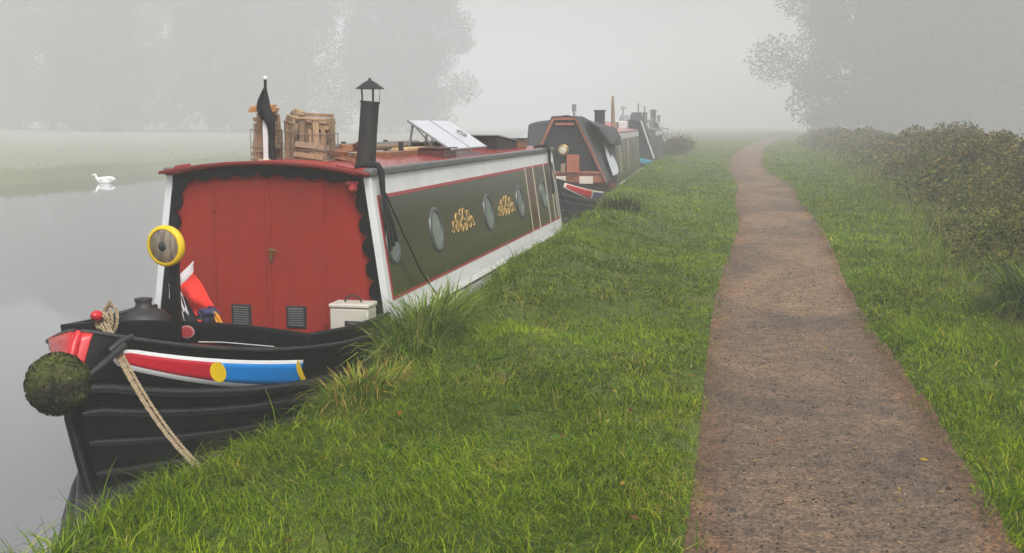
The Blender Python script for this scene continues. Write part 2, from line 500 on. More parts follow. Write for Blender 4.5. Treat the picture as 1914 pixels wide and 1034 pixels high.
# water
m, t, p = node_mat('canal_water')
n = noise(t, 1.1, 3, .5, stretch=(.6, 1.2, 1))
n2 = noise(t, .12, 3, .5)
p.inputs['Base Color'].default_value = (.33, .33, .345, 1)
p.inputs['Metallic'].default_value = .85
rr = t.nodes.new('ShaderNodeMapRange'); t.links.new(n2.outputs['Fac'], rr.inputs[0])
rr.inputs[3].default_value = .0; rr.inputs[4].default_value = .09
t.links.new(rr.outputs[0], p.inputs['Roughness'])
bump(t, p, n.outputs['Fac'], .035, .02)
mb = MB()
mb.add([(-200, -58, 0), (-1.6, -58, 0), (-1.6, 610, 0), (-200, 610, 0)], [(0, 1, 2, 3)])
tag(mb.build('water', [m], smooth=0), 'still grey canal water mirroring the fog', 'water', kind='structure')

# ------------------------------------------------------------------ blades and leaves
def blades(x, y, h, wdt, lean, ldir, seg=3, z=None, twist=None, curve=1.0):
    """curved tapering blades as quad strips, returns V, F"""
    n = len(x)
    if z is None: z = zg(x, y) - .01
    ts = np.linspace(0, 1, seg + 1)
    ww = np.array([1, .92, .62, .08] if seg == 3 else [1, .95, .85, .6, .06] if seg == 4 else [1, .7, .08])
    yaw = ldir + math.pi / 2 + (rng.random(n) - .5) * 1.6
    out = np.empty((n, (seg + 1) * 2, 3))
    for i, tt in enumerate(ts):
        a = lean * tt ** curve
        hor = h * tt * np.sin(a); ver = h * tt * np.cos(a)
        cx_ = x + np.cos(ldir) * hor; cy_ = y + np.sin(ldir) * hor; cz_ = z + ver
        hw = wdt * ww[i] * .5
        for s_, k in ((-1, 0), (1, 1)):
            out[:, i * 2 + k, 0] = cx_ + s_ * hw * np.cos(yaw)
            out[:, i * 2 + k, 1] = cy_ + s_ * hw * np.sin(yaw)
            out[:, i * 2 + k, 2] = cz_
    f = np.array([(2 * i, 2 * i + 1, 2 * i + 3, 2 * i + 2) for i in range(seg)])
    Fq = (np.arange(n)[:, None, None] * (seg + 1) * 2 + f[None]).reshape(-1, 4)
    return out.reshape(-1, 3), Fq

def leaves(x, y, z, size, tint, up=.5):
    n = len(x)
    nrm = rng.normal(size=(n, 3)); nrm[:, 2] = np.abs(nrm[:, 2]) + up
    nrm /= np.linalg.norm(nrm, axis=1, keepdims=True)
    t1 = np.cross(nrm, rng.normal(size=(n, 3))); t1 /= np.linalg.norm(t1, axis=1, keepdims=True)
    t2 = np.cross(nrm, t1)
    c = np.stack([x, y, z], -1)
    s = size[:, None]
    v = np.stack([c - t1 * s, c - t2 * s * .42 + nrm * s * .1, c + t1 * s, c + t2 * s * .42 + nrm * s * .1], 1)
    f = np.arange(n * 4).reshape(n, 4)
    return v.reshape(-1, 3), f, tint

GREEN = np.array([(.130, .220, .004), (.205, .295, .006), (.060, .120, .004), (.285, .350, .022), (.34, .31, .025), (.48, .36, .10)])
def grass_tint(n, x, y, dry=0.0):
    pn = vnoise(x * .9, y * .8, 21); pn2 = vnoise(x * 2.7, y * 2.3, 22)
    wts = np.stack([1.2 + 0 * x, .9 + 1.2 * pn, .8 + 1.5 * (1 - pn), .5 + 1.2 * pn * pn2, .10 + .9 * np.clip(pn2 - .62, 0, 1) * 3, .03 + dry + 1.1 * np.clip(pn2 - .74, 0, 1) * 3], -1)
    cw = np.cumsum(wts, -1); cw /= cw[:, -1:]
    k = (rng.random(n)[:, None] > cw).sum(-1)
    c = GREEN[k]
    return c * (0.55 + .8 * rng.random((n, 1))) * (.62 + .46 * vnoise(x * .75 + 3, y * .6, 25) + .40 * vnoise(x * 3.2, y * 2.8, 26))[:, None]

def keep_on_verge(x, y):
    pd = pathd(x, y)
    ok = (x > edge(y) - .03) & (x < hfront(y) + .5)
    ok &= (pd > -.03 + .05 * rng.random(len(x))) | (rng.random(len(x)) < .0)
    return ok

bands = [(3.3, 6.5, 8200, .95), (6.5, 10, 5000, 1.25), (10, 16, 2600, 1.8), (16, 28, 950, 2.8), (28, 50, 380, 4.6), (50, 120, 120, 8)]
VV, FF, TT = [], [], []; off = 0
for (y0, y1, dens, wm) in bands:
    xa = float(edge(np.array([y1]))[0]) - .2; xb = 3.6 if y1 < 40 else 4.2
    n = int((y1 - y0) * (xb - xa) * dens)
    x = xa + (xb - xa) * rng.random(n); y = y0 + (y1 - y0) * rng.random(n)
    # gather the blades into irregular tufts
    nc = max(10, n // 22)
    tx = xa + (xb - xa) * rng.random(nc); ty = y0 + (y1 - y0) * rng.random(nc)
    kk = rng.integers(0, nc, n); tuft = rng.random(n) < .62
    rad_ = .030 * max(1, wm * .55) * (.6 + 1.2 * rng.random(nc))
    gx_ = rng.normal(size=n) * rad_[kk]; gy_ = rng.normal(size=n) * rad_[kk]
    x = np.where(tuft, tx[kk] + gx_, x); y = np.where(tuft, ty[kk] + gy_, y)
    dx = np.where(tuft, gx_, rng.normal(size=n)); dy = np.where(tuft, gy_, rng.normal(size=n))
    hk = (.75 + .55 * rng.random(nc))[kk]
    ok = keep_on_verge(x, y); x, y, dx, dy, hk, tuft, kk = x[ok], y[ok], dx[ok], dy[ok], hk[ok], tuft[ok], kk[ok]; n = len(x)
    hn = vnoise(x * 1.7, y * 1.5, 41); hn2 = vnoise(x * 5.1, y * 4.7, 42)
    h = (.030 + .042 * hn + .036 * hn2) * (.5 + .8 * rng.random(n)) * np.where(tuft, hk, .8)
    ed = np.clip(1 - (x - edge(y)) / .35, 0, 1)
    h *= 1 + .9 * ed
    pd = pathd(x, y)
    h *= .55 + .45 * smooth(0, .22, pd)
    h *= 1 + .35 * (x > 1.0)
    ldir = np.arctan2(dy, dx) + (rng.random(n) - .5) * 1.5
    fl = 6.28 * vnoise(x * .8, y * .8, 43)
    mixd = rng.random(n) < .35
    ldir = np.where(mixd, fl + (rng.random(n) - .5) * 1.2, ldir)
    lean = .55 + 1.75 * rng.random(n) ** 1.1
    wd = (.0028 + .0025 * rng.random(n)) * wm
    seg = 3 if y1 <= 16 else 2
    v_, f_ = blades(x, y, h, wd, lean, ldir, seg)
    VV.append(v_); FF.append(f_ + off); off += len(v_)
    tn = grass_tint(n, x, y) * np.where(tuft, .72 + .5 * ((kk * 7919) % 101) / 100., .9)[:, None]
    TT.append(np.repeat(tn, seg, 0))
# sparse longer blades and seeding stems near the camera and on the lip of the bank
n = 1700
y = 3.3 + 20 * rng.random(n) ** 1.5; x = np.where(rng.random(n) < .5, edge(y) + .45 * rng.random(n) ** 1.6, -2.5 + 6 * rng.random(n))
ok = keep_on_verge(x, y); x, y = x[ok], y[ok]; n = len(x)
h = .14 + .20 * rng.random(n) ** 2
v_, f_ = blades(x, y, h, .004 + .003 * rng.random(n), .5 + 1.2 * rng.random(n), 6.28 * rng.random(n), 4)
VV.append(v_); FF.append(f_ + off); off += len(v_); TT.append(np.repeat(grass_tint(n, x, y, .25), 4, 0))
# clover, dock and other small broad leaves between the blades
n = 30000
y = 3.4 + 15 * rng.random(n) ** 1.4; x = -2.7 + 6.0 * rng.random(n)
pk = vnoise(x * 1.9, y * 1.7, 91) + .35 * vnoise(x * 6, y * 6, 92)
ok = keep_on_verge(x, y) & (pk > .84) & (pathd(x, y) > .03); x, y = x[ok], y[ok]; n = len(x)
szl = (.006 + .010 * rng.random(n) ** 1.5) * (1 + 1.6 * (rng.random(n) < .05))
v_, f_, t_ = leaves(x, y, zg(x, y) + .02 + .05 * rng.random(n), szl, np.array([(.07, .16, .012), (.11, .21, .02), (.16, .25, .03), (.05, .11, .012)])[rng.integers(0, 4, n)] * (.7 + .6 * rng.random((n, 1))), 1.2)
VV.append(v_); FF.append(f_ + off); off += len(v_); TT.append(t_)
# far bank meadow blades, fog paleness mixed into their colour
n = 12000
y = 15 + 150 * rng.random(n); x = fedge(y) - .1 - 60 * rng.random(n) ** 1.5
v_, f_ = blades(x, y, .04 + .07 * rng.random(n), .02 + .03 * rng.random(n), .6 * rng.random(n), 6.28 * rng.random(n), 2)
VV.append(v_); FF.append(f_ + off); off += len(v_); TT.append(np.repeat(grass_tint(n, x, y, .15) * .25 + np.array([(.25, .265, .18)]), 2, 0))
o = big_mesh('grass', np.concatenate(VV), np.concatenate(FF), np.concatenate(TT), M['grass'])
tag(o, 'wet green grass covering the verges and canal banks', 'grass', kind='stuff')
del VV, FF, TT

nl = 420
y = 3.5 + 22 * rng.random(nl) ** 1.3; x = -2.4 + 5.0 * rng.random(nl)
ok = (x > edge(y) + .1) & (x < hfront(y)); x, y = x[ok], y[ok]; nl = len(x)
nn = rng.normal(size=(nl, 3)) * .3; nn[:, 2] = 1; nn /= np.linalg.norm(nn, axis=1, keepdims=True)
t1 = np.cross(nn, rng.normal(size=(nl, 3))); t1 /= np.linalg.norm(t1, axis=1, keepdims=True); t2 = np.cross(nn, t1)
on = pathd(x, y) < 0
cz = zg(x, y) + np.where(on, .016, .05)
sz_ = (.010 + .016 * rng.random(nl) ** 2)[:, None]; cc_ = np.stack([x, y, cz], -1)
v_ = np.stack([cc_ - t1 * sz_, cc_ - t2 * sz_ * .6 + nn * .004, cc_ + t1 * sz_ + nn * .006, cc_ + t2 * sz_ * .6 + nn * .004], 1).reshape(-1, 3)
lc = np.array([(.34, .15, .03), (.42, .27, .05), (.16, .08, .035), (.25, .20, .06)])[rng.integers(0, 4, nl)] * (.6 + .6 * rng.random((nl, 1)))
o = big_mesh('fallen_leaves', v_, np.arange(nl * 4).reshape(nl, 4), lc, M['grass'])
tag(o, 'small brown and yellow fallen leaves scattered over path and grass', 'leaves', kind='stuff')

def tussock(name, cx_, cy_, rx, ry, n, hmin, hmax, dry, label, cols=None, wd=.0095, group=None, lean0=.3, lean1=1.7, cat='grass clump'):
    r = np.sqrt(rng.random(n)); a = 6.28 * rng.random(n)
    x = r * np.cos(a) * rx; y = r * np.sin(a) * ry
    h = hmin + (hmax - hmin) * rng.random(n)
    z = zg(x + cx_, y + cy_) - .02 - float(zg(cx_, cy_))
    v_, f_ = blades(x, y, h, wd * (.6 + .8 * rng.random(n)), lean0 + (lean1 - lean0) * rng.random(n) * (.4 + .6 * r), a + (rng.random(n) - .5) * 1.6, 4, z=z, curve=1.3)
    tt = grass_tint(n, x + cx_, y + cy_, dry)
    if cols is not None:
        cl = np.array(cols)[rng.integers(0, len(cols), n)] * (.7 + .6 * rng.random((n, 1)))
        tt = np.where(rng.random((n, 1)) < .75, cl, tt)
    o = big_mesh(name, v_, f_, np.repeat(tt, 4, 0), M['grass'])
    o.location = (cx_, cy_, float(zg(cx_, cy_)))
    tag(o, label, cat, group)
    return o
LUSH = [(.14, .23, .02), (.20, .29, .035), (.09, .16, .012), (.34, .38, .12)]
STRAW = [(.44, .34, .09), (.26, .29, .04), (.16, .24, .02), (.42, .26, .06), (.14, .24, .02), (.20, .30, .03)]
tussock('grass_tussock', -2.30, 8.2, .26, .80, 1700, .16, .48, .1, 'big tall tussock of long arching grass against the red boat side', LUSH)
tussock('grass_tussock', -2.34, 6.75, .26, .50, 850, .10, .24, .35, 'small yellowing straw coloured tussock beside the blue bow panel', STRAW)
tussock('rush_clump', -2.05, 19.2, .32, .45, 900, .15, .36, .1, 'small dark clump of rushes alone on the verge beyond the green boat', [(.045, .06, .02), (.08, .07, .03), (.05, .08, .02)], wd=.008, cat='rush clump')
tussock('grass_tussock', 2.42, 10.4, .30, .5, 1300, .25, .60, .1, 'tall upright blue green grass tussock at foot of the bramble bank', [(.06, .11, .04), (.09, .14, .06), (.05, .08, .025)])
tussock('grass_tussock', -2.50, 3.78, .12, .28, 100, .10, .27, .1, 'thin tall blades at the water edge in front of the black bow', LUSH)

# ------------------------------------------------------------------ bramble thicket
def hh(x, y):
    d = x - hfront(y)
    top = np.interp(y, [5, 15, 30, 80], [.72, .80, 1.02, .85])
    top = top * (.72 + .56 * vnoise(y * .32, x * .25, 53))
    hgt = top * smooth(-.3, 2.1, d) ** .9 * (1 - .8 * smooth(2.3, 4.0, d))
    lump = .60 * (vnoise(x * .8, y * .6, 51) - .5) + .34 * (vnoise(x * 2.6, y * 2.3, 52) - .5)
    return np.where(d > -.05, hgt + lump * smooth(0, .5, d), 0)
hx = np.linspace(-.05, 1, 46); hy = np.unique(np.concatenate([np.linspace(5, 30, 130), np.linspace(30, 110, 140)]).round(4))
HX = hfront(hy)[:, None] + hx[None] * 6.5
HYm = np.repeat(hy[:, None], len(hx), 1)
HZ = zg(HX, HYm) + np.maximum(hh(HX, HYm) - .26, -.1)
HZ[:, -1] -= 1.5
V = np.stack([HX, HYm, HZ], -1).reshape(-1, 3)
idx = np.arange(len(hy) * len(hx)).reshape(len(hy), len(hx))
F0 = np.stack([idx[:-1, :-1], idx[:-1, 1:], idx[1:, 1:], idx[1:, :-1]], -1).reshape(-1, 4)
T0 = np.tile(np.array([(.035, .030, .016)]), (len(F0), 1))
BR = np.array([(.140, .130, .024), (.21, .185, .045), (.070, .055, .018), (.24, .175, .055), (.060, .075, .014), (.34, .16, .035), (.15, .20, .022)])
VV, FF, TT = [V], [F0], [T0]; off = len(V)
for (y0, y1, dens, sz) in [(8.5, 14, 3400, .024), (14, 22, 2000, .032), (22, 38, 800, .048), (38, 62, 320, .075), (62, 108, 130, .11)]:
    n = int((y1 - y0) * 5.0 * dens)
    y = y0 + (y1 - y0) * rng.random(n); d = 5.0 * rng.random(n) ** 1.3
    x = hfront(y) + d
    th = rng.random(n)
    z = zg(x, y) + hh(x, y) - .28 + .36 * th ** 1.1 + .10 * (rng.random(n) < .04) * rng.random(n)
    pn = vnoise(x * 1.1, y * .9, 61); pn2 = vnoise(x * 2.3, y * 1.9, 62)
    wts = np.stack([1 + 0 * x, .7 + pn, .9 + 0 * x, .15 + 1.4 * np.clip(pn2 - .5, 0, 1) * 2, .8 + (1 - pn), .03 + 1.5 * np.clip(pn2 - .74, 0, 1) * 3, .10 + 2.6 * np.clip(1 - d / 1.3, 0, 1)], -1)
    cw = np.cumsum(wts, -1); cw /= cw[:, -1:]
    k = (rng.random(n)[:, None] > cw).sum(-1)
    tn = BR[k] * (.6 + .8 * rng.random((n, 1)))
    v_, f_, t_ = leaves(x, y, z, sz * (.6 + .8 * rng.random(n)), tn)
    VV.append(v_); FF.append(f_ + off); off += len(v_); TT.append(t_)
    # canes and dead stems poking out
    ns = int((y1 - y0) * 55 / (sz / .024))
    ysn = y0 + (y1 - y0) * rng.random(ns); xsn = hfront(ysn) + .2 + 4.0 * rng.random(ns)
    zz = zg(xsn, ysn) + hh(xsn, ysn) - .2
    v_, f_ = blades(xsn, ysn, .22 + .50 * rng.random(ns) ** 3, np.full(ns, .0045 * sz / .024), .2 + 1.3 * rng.random(ns), 6.28 * rng.random(ns), 4, z=zz)
    VV.append(v_); FF.append(f_ + off); off += len(v_)
    TT.append(np.repeat(np.array([(.11, .075, .045), (.07, .05, .03), (.16, .13, .07)])[rng.integers(0, 3, ns)], 4, 0))
nf_ = 16000
y = 8.5 + 60 * rng.random(nf_) ** 1.8; d = -.35 + 1.9 * rng.random(nf_) ** 1.2; x = hfront(y) + d
far_ = np.clip(y / 11, 1, 6)
v_, f_ = blades(x, y, (.12 + .34 * rng.random(nf_)) * (.7 + .6 * vnoise(x * 2, y * 1.5, 63)), .005 * far_, .3 + 1.4 * rng.random(nf_), 6.28 * rng.random(nf_), 3, z=zg(x, y) + np.maximum(hh(x, y), 0) * .6 - .05)
VV.append(v_); FF.append(f_ + off); off += len(v_)
TT.append(np.repeat(np.array([(.13, .19, .02), (.20, .20, .05), (.09, .13, .015), (.30, .22, .08), (.16, .24, .02)])[rng.integers(0, 5, nf_)] * (.6 + .8 * rng.random((nf_, 1))), 3, 0))
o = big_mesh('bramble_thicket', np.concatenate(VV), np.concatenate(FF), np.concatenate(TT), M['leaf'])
tag(o, 'long bank of brown green brambles and dying weeds right of the towpath', 'brambles', kind='stuff')
del VV, FF, TT

def weed(loc, h, label, n=70, name='dead_weed'):
    mb = MB(); mb.col = (.07, .05, .035)
    x0 = random.uniform(-.05, .05)
    tip = Vector((x0 + .06, 0, h))
    mb.tube([(0, 0, 0), (x0 * .5, 0, h * .5), tip], [.006, .005, .003], 5)
    for i in range(7):
        z = h * (.5 + .07 * i); a = random.uniform(0, 6.28); L = random.uniform(.05, .13)
        e = (x0 * z / h + L * math.cos(a), L * math.sin(a), z + L * .9)
        mb.tube([(x0 * z / h, 0, z), e], [.004, .002], 4)
        for k in range(6):
            p_ = Vector(e) + Vector([random.gauss(0, .018) for _ in range(3)])
            mb.box(p_, (.014, .014, .02), (random.random() * 3, random.random() * 3, 0))
    o = mb.build(name, [M['leaf']], tint=True, smooth=0)
    o.location = loc
    tag(o, label, 'weed')
for (x, y, h, l) in [(3.35, 24.5, .72, 'tall dead weed with two heads, leftmost above the bramble skyline'),
                     (3.75, 23.6, .78, 'tall dead weed just right of another on the bramble skyline'),
                     (3.7, 17.6, .50, 'short dark dead weed standing highest near the right end of the brambles')]:
    weed((x, y, float(zg(x, y) + hh(np.array(x), np.array(y))) - .15), h, l)

def bush(name, x, y, rx, ry, h, n, sz, cols, label, cat='bush'):
    mb_c = rng.normal(size=(26, 3)) * .33
    k = rng.integers(0, 26, n)
    P = mb_c[k] + rng.normal(size=(n, 3)) * .22
    P /= np.maximum(1, np.linalg.norm(P, axis=1, keepdims=True))
    X = P[:, 0] * rx; Y = P[:, 1] * ry; Z = (P[:, 2] * .5 + .5) * h
    tn = np.array(cols)[rng.integers(0, len(cols), n)] * (.6 + .8 * rng.random((n, 1)))
    v_, f_, t_ = leaves(X, Y, Z, sz * (.6 + .8 * rng.random(n)), tn, .2)
    r = empty(name, (x, y, float(zg(x, y)) - .03))
    big_mesh('foliage', v_, f_, t_, M['leaf'], r)
    mb = MB(); mb.col = (.07, .05, .035)
    for i in range(9):
        a = i * .7; mb.tube([(0, 0, 0), (math.cos(a) * rx * .3, math.sin(a) * ry * .3, h * .45), (math.cos(a) * rx * .6, math.sin(a) * ry * .6, h * (.8 + .3 * random.random()))], [.02, .014, .006], 5)
    mb.build('stem', [M['leaf']], r, tint=True)
    tag(r, label, cat)
bush('bush', -3.55, 60, 1.1, 1.8, 1.15, 4200, .055, [(.13, .11, .04), (.17, .12, .05), (.10, .11, .03)], 'round brownish bush on the verge beyond the last boat')

# ------------------------------------------------------------------ trees
def make_tree(h, spread, n, sz, seed):
    rs = np.random.default_rng(seed); rd = random.Random(seed)
    tr = MB(); tr.col = (.06, .048, .036)
    tr.tube([(0, 0, -.3), (.1, 0, h * .2), (-.1, .1, h * .45), (.1, 0, h * .8)], [h * .022, h * .018, h * .012, h * .003], 9)
    cs = []
    for i in range(48):
        z = h * (.04 + .92 * (i / 47) ** .9)
        env = spread * (math.sin(math.pi * min(1, .22 + .76 * (i / 47) ** .8)) ** .5)
        a = i * 2.4 + rd.uniform(-.4, .4); rr_ = env * rd.uniform(.30, .88)
        e = Vector((rr_ * math.cos(a), rr_ * math.sin(a), z))
        tr.tube([(0, 0, max(h * .12, z * .72)), e * .55 + Vector((0, 0, z * .36)), e], [h * .007, h * .004, h * .0015], 5, cap=False)
        cs.append((e, spread * rd.uniform(.24, .42)))
    pts = []
    for e, r in cs:
        m_ = n // len(cs)
        q = rs.normal(size=(m_, 3)); q /= np.linalg.norm(q, axis=1, keepdims=True)
        q *= (r * rs.random((m_, 1)) ** .40) * (.86 + .22 * rs.random((m_, 1)))
        q[:, 2] *= .75
        pts.append(q + np.array(e))
    pts = np.concatenate(pts)
    cols = np.array([(.045, .060, .022), (.065, .075, .028), (.085, .075, .030), (.035, .045, .020)])
    tn = cols[rs.integers(0, 4, len(pts))] * (.7 + .6 * rs.random((len(pts), 1)))
    v_, f_, t_ = leaves(pts[:, 0], pts[:, 1], pts[:, 2], sz * (.6 + .8 * rs.random(len(pts))), tn, .1)
    return tr, v_, f_, t_
protos = []
def tree_proto(i, name, label, group, h, spread, n, sz, loc):
    tr, v_, f_, t_ = make_tree(h, spread, n, sz, i)
    r = empty(name, loc)
    tr.build('trunk', [M['leaf']], r, tint=True)
    big_mesh('crown', v_, f_, t_, M['leaf'], r)
    tag(r, label, 'tree', group)
    return r
def copy_tree(r, loc, rz, sc, label=None, group=None):
    c = r.copy(); COL.objects.link(c); c.location = loc; c.rotation_euler = (0, 0, rz); c.scale = (sc, sc, sc)
    if label: c['label'] = label
    if group: c['group'] = group
    for ch in r.children:
        d = ch.copy(); COL.objects.link(d); d.parent = c
    return c
LL = 'tall broad tree fading into the fog across the canal, in the left tree mass'
LR = 'tall dense tree fading into the fog beyond the brambles on the right'
tA = tree_proto(101, 'tree', 'tall foggy tree at the right end of the far bank trees, beside open sky', 'foggy trees across the canal', 30, 11, 64000, .22, (-55.8, 190.8, 1.0))
tB = tree_proto(102, 'tree', LL, 'foggy trees across the canal', 32, 12.5, 70000, .23, (-72.0, 183.6, 1.0))
tC = tree_proto(103, 'tree', 'tall foggy tree nearest the towpath, at the left end of the right hand trees', 'foggy trees beyond the brambles', 30, 11, 90000, .20, (12.5, 152, .5))
for (x, y, s) in [(-86.4, 189.0, 0.97), (-99.0, 180.0, 0.87), (-63.0, 203.4, 0.92), (-111.6, 185.4, 1.01), (-124.2, 178.2, 0.92), (-81.0, 169.2, 0.78), (-136.8, 185.4, 1.01), (-104.4, 163.8, 0.78), (-120.6, 158.4, 0.83), (-92.7, 158.4, 0.69)]:
    copy_tree(random.choice([tA, tB]), (x, y, 1.0), random.uniform(0, 6), s, LL, 'foggy trees across the canal')
for (x, y, s) in [(19.0, 146, .87), (27.5, 139, .87), (36.9, 138.6, 0.92), (47.7, 144.0, 0.92), (59.4, 135.0, 0.97), (32.4, 160.2, 0.92), (70.2, 140.4, 0.92), (42.3, 126.0, 0.78), (54.0, 124.2, 0.83), (22.5, 167.4, 0.92)]:
    copy_tree(random.choice([tB, tC]), (x, y, .5), random.uniform(0, 6), s, LR, 'foggy trees beyond the brambles')

# ------------------------------------------------------------------ narrowboat hull
BEAM = 1.03
def zs(y): return .565 + .38 * math.exp(-max(y - .30, 0) / .85)
def hull_pt(s, v, side, L, off=0.0):
    """s 0..1 along the curved bow, >1 straight to the stern (s-1 is metres aft)"""
    ysv = float(np.interp(-.3 + v * 1.235, [-.3, 0, .25, .48, .7, .95], [.45, .34, .25, .17, .18, .30]))
    yf = 2.45 + .55 * (1 - v)
    if s <= 1:
        y = ysv + s * (yf - ysv)
        g_ = (1 - (1 - s) ** 2) ** (.8 + .85 * (1 - v))
    else:
        y = yf + (s - 1) * (L - yf - .05); g_ = 1.0
    e = L - y
    if e < 1.6: g_ *= max(.02, 1 - (1 - e / 1.6) ** 2.6) * 1.0
    z = -.3 + v * (zs(y) + .3)
    x = side * (BEAM * g_ * (1 - .06 * (1 - v)) + .018)
    if off:
        # push outwards along the plan normal
        ds = .01
        a = hull_pt(max(0, s - ds), v, side, L); b = hull_pt(s + ds, v, side, L)
        tv = Vector((b[0] - a[0], b[1] - a[1], 0)).normalized()
        nv = Vector((tv.y, -tv.x, 0)) * side
        return (x + nv.x * off, y + nv.y * off, z)
    return (x, y, z)

def hull(parent, L, mat, topmat=None):
    SS = [0, .015, .035, .06, .09, .13, .18, .24, .31, .39, .48, .58, .68, .78, .88, 1.0] + [1 + k / 14 for k in range(1, 12)] + [1.82, 1.86, 1.90, 1.93, 1.96, 1.98, 2.0]
    VVv = [0, .12, .24, .36, .48, .6, .7, .8, .9, 1.0]
    mb = MB()
    for side in (-1, 1):
        mb.cur = 0
        P = [[hull_pt(s, v, side, L) for v in VVv] for s in SS]
        mb.grid(P, flip=(side < 0))
    # stem face and stern face
    a = [hull_pt(0, v, -1, L) for v in VVv]; b = [hull_pt(0, v, 1, L) for v in VVv]
    mb.grid([a, b])
    a = [hull_pt(2, v, -1, L) for v in VVv]; b = [hull_pt(2, v, 1, L) for v in VVv]
    mb.grid([b, a])
    mb.build('hull', [mat], parent, smooth=40)
    # rubbing strakes
    for v, r in ((.335, .026), (.49, .026), (.64, .026), (.75, .030)):
        mb = MB()
        for side in ((1,) if v < .4 else (-1, 1)):
            pts = [hull_pt(s, v, side, L, .012) for s in SS[1 if side > 0 else 3:(11 if v < .4 and side < 0 else -6)]]
            mb.tube(pts, [r * .5, r * .9] + [r] * (len(pts) - 2), 10)
        mb.build('rubbing_strake', ['strake'], parent, smooth=60)
    mb = MB()
    for side in (-1, 1):
        mb.tube([Vector(hull_pt(s, 1, side, L)) + Vector((0, 0, .004)) for s in SS[:-1]], .014, 8)
    mb.build('gunwale_rail', ['blackmatt'], parent, smooth=60)
    mb = MB()
    mb.tube([(0, .46, -.30), (0, .345, .0), (0, .255, .25), (0, .175, .48), (0, .178, .60), (0, .178, .68)], [.042, .040, .038, .036, .034, .03], 10)
    mb.build('stem_post', [mat], parent, smooth=60)

def deck(parent, s0, y1, dz, mat, L, name, y0=0.305):
    mb = MB(); P = []
    N = 16
    for i in range(N + 1):
        y = y0 + (y1 - y0) * i / N
        s = max(0, (y - .30) / 2.15)
        g_ = (1 - (1 - min(1, s)) ** 2) ** .8
        x = BEAM * g_ + .01
        P.append([(k / 6 * x, y, zs(y) + dz + .02 * (1 - (k / 6) ** 2)) for k in range(-6, 7)])
    mb.grid(P, flip=True)
    mb.build(name, [mat], parent, solid=.01)

def side_strip(parent, name, mat, s0, s1, d0, d1, off, L, side=1, n=24, shape=None):
    """painted field on the bow: s range, distance below the sheer d0(top) d1(bottom)"""
    mb = MB(); P = []
    for i in range(n + 1):
        u = i / n; s = s0 + (s1 - s0) * u
        yy = hull_pt(s, 1, side, L)[1]
        a, b = d0(u), d1(u)
        row = []
        for k in range(5):
            d = a + (b - a) * k / 4
            v = 1 - d / (zs(yy) + .3)
            row.append(hull_pt(s, v, side, L, off))
        P.append(row)
    mb.grid(P, flip=(side > 0))
    return mb.build(name, [mat], parent, smooth=60, solid=.001)

def side_disc(parent, name, mat, sc, dc, rs_, rd, off, L, side=1, half=0):
    mb = MB(); n = 28
    pts = []
    rings = 5
    P = []
    for j in range(rings + 1):
        row = []
        for i in range(n + 1):
            a = 2 * math.pi * i / n
            ss = sc + rs_ * j / rings * math.cos(a); dd = dc + rd * j / rings * math.sin(a)
            if half: ss = min(ss, sc)
            ss += (.30 if half else .22) * (dd - dc)
            yy = hull_pt(ss, 1, side, L)[1]
            row.append(hull_pt(ss, 1 - dd / (zs(yy) + .3), side, L, off))
        P.append(row)
    mb.grid(P, flip=(side < 0))
    return mb.build(name, [mat], parent, smooth=60)

# ------------------------------------------------------------------ BOAT 1
L1 = 12.9
B1X, B1Y = -3.665, 5.60
b1 = empty('narrowboat', (B1X, B1Y, 0))
tag(b1, 'nearest narrowboat, green sided with red cabin doors and a black bow', 'narrowboat', 'narrowboats moored along the towpath')
hull(b1, L1, 'black')
for side in (1, -1):
    s0, s1 = .050, .548
    def T(a, b): return lambda u: a + (b - a) * u
    st = lambda u: .058 + .017 * u ** 3
    sb = lambda u: .170 + .103 * u
    rnd = lambda u: (1 - min(1, u / .07)) ** 2 * .05
    side_strip(b1, 'white_border', 'white', s0, s1, lambda u: st(u) + rnd(u), lambda u: sb(u) - rnd(u), .0025, L1, side)
    side_strip(b1, 'crimson_field', 'crimson', s0 + .014, .285, lambda u: st(.48 * u) + .022 + rnd(u), lambda u: sb(.48 * u) - .026 - rnd(u), .004, L1, side)
    side_strip(b1, 'blue_field', 'blue', .285, s1, lambda u: st(.48 + .52 * u) + .023, lambda u: sb(.48 + .52 * u) - .027, .004, L1, side)
    side_disc(b1, 'yellow_roundel', 'yellow', .286, .140, .021, .061, .006, L1, side)
    side_disc(b1, 'yellow_end_mark', 'yellow', .557, .172, .020, .100, .006, L1, side, half=1)
side_strip(b1, 'scarlet_patch', 'scarlet', .0, .013, lambda u: -.012, lambda u: .23 - .05 * u, .010, L1, 1, n=8)
# scarlet stem patch on the far cheek of the bow
side_strip(b1, 'scarlet_patch', 'scarlet', .0, .15, lambda u: -.012, lambda u: .20 + .03 * (1 - u), .012, L1, -1)
mb = MB(); mb.tube([(0, .175, .70), (0, .20, .80), (0, .25, .89), (0, .30, .94)], [.024, .027, .027, .024], 12)
mb.build('scarlet_nose', ['scarlet'], b1, smooth=60)
deck(b1, 0, 1.5, -.012, 'black', L1, 'foredeck')
# scarlet and white deck flash
mb = MB(); zf = zs(.9) + .008
mb.prism([(.02, .60, zs(.6) + .012), (.36, .95, zf), (.50, 1.20, zs(1.2) + .014), (.10, 1.10, zs(1.1) + .014)], (0, 0, .004))
mb.build('deck_flash', ['scarlet'], b1)
mb = MB()
mb.prism([(.36, 1.02, zf + .006), (.50, 1.06, zf + .002), (.72, 1.34, zs(1.34) + .014), (.42, 1.26, zs(1.25) + .016)], (0, 0, .005))
mb.build('deck_flash', ['white'], b1)
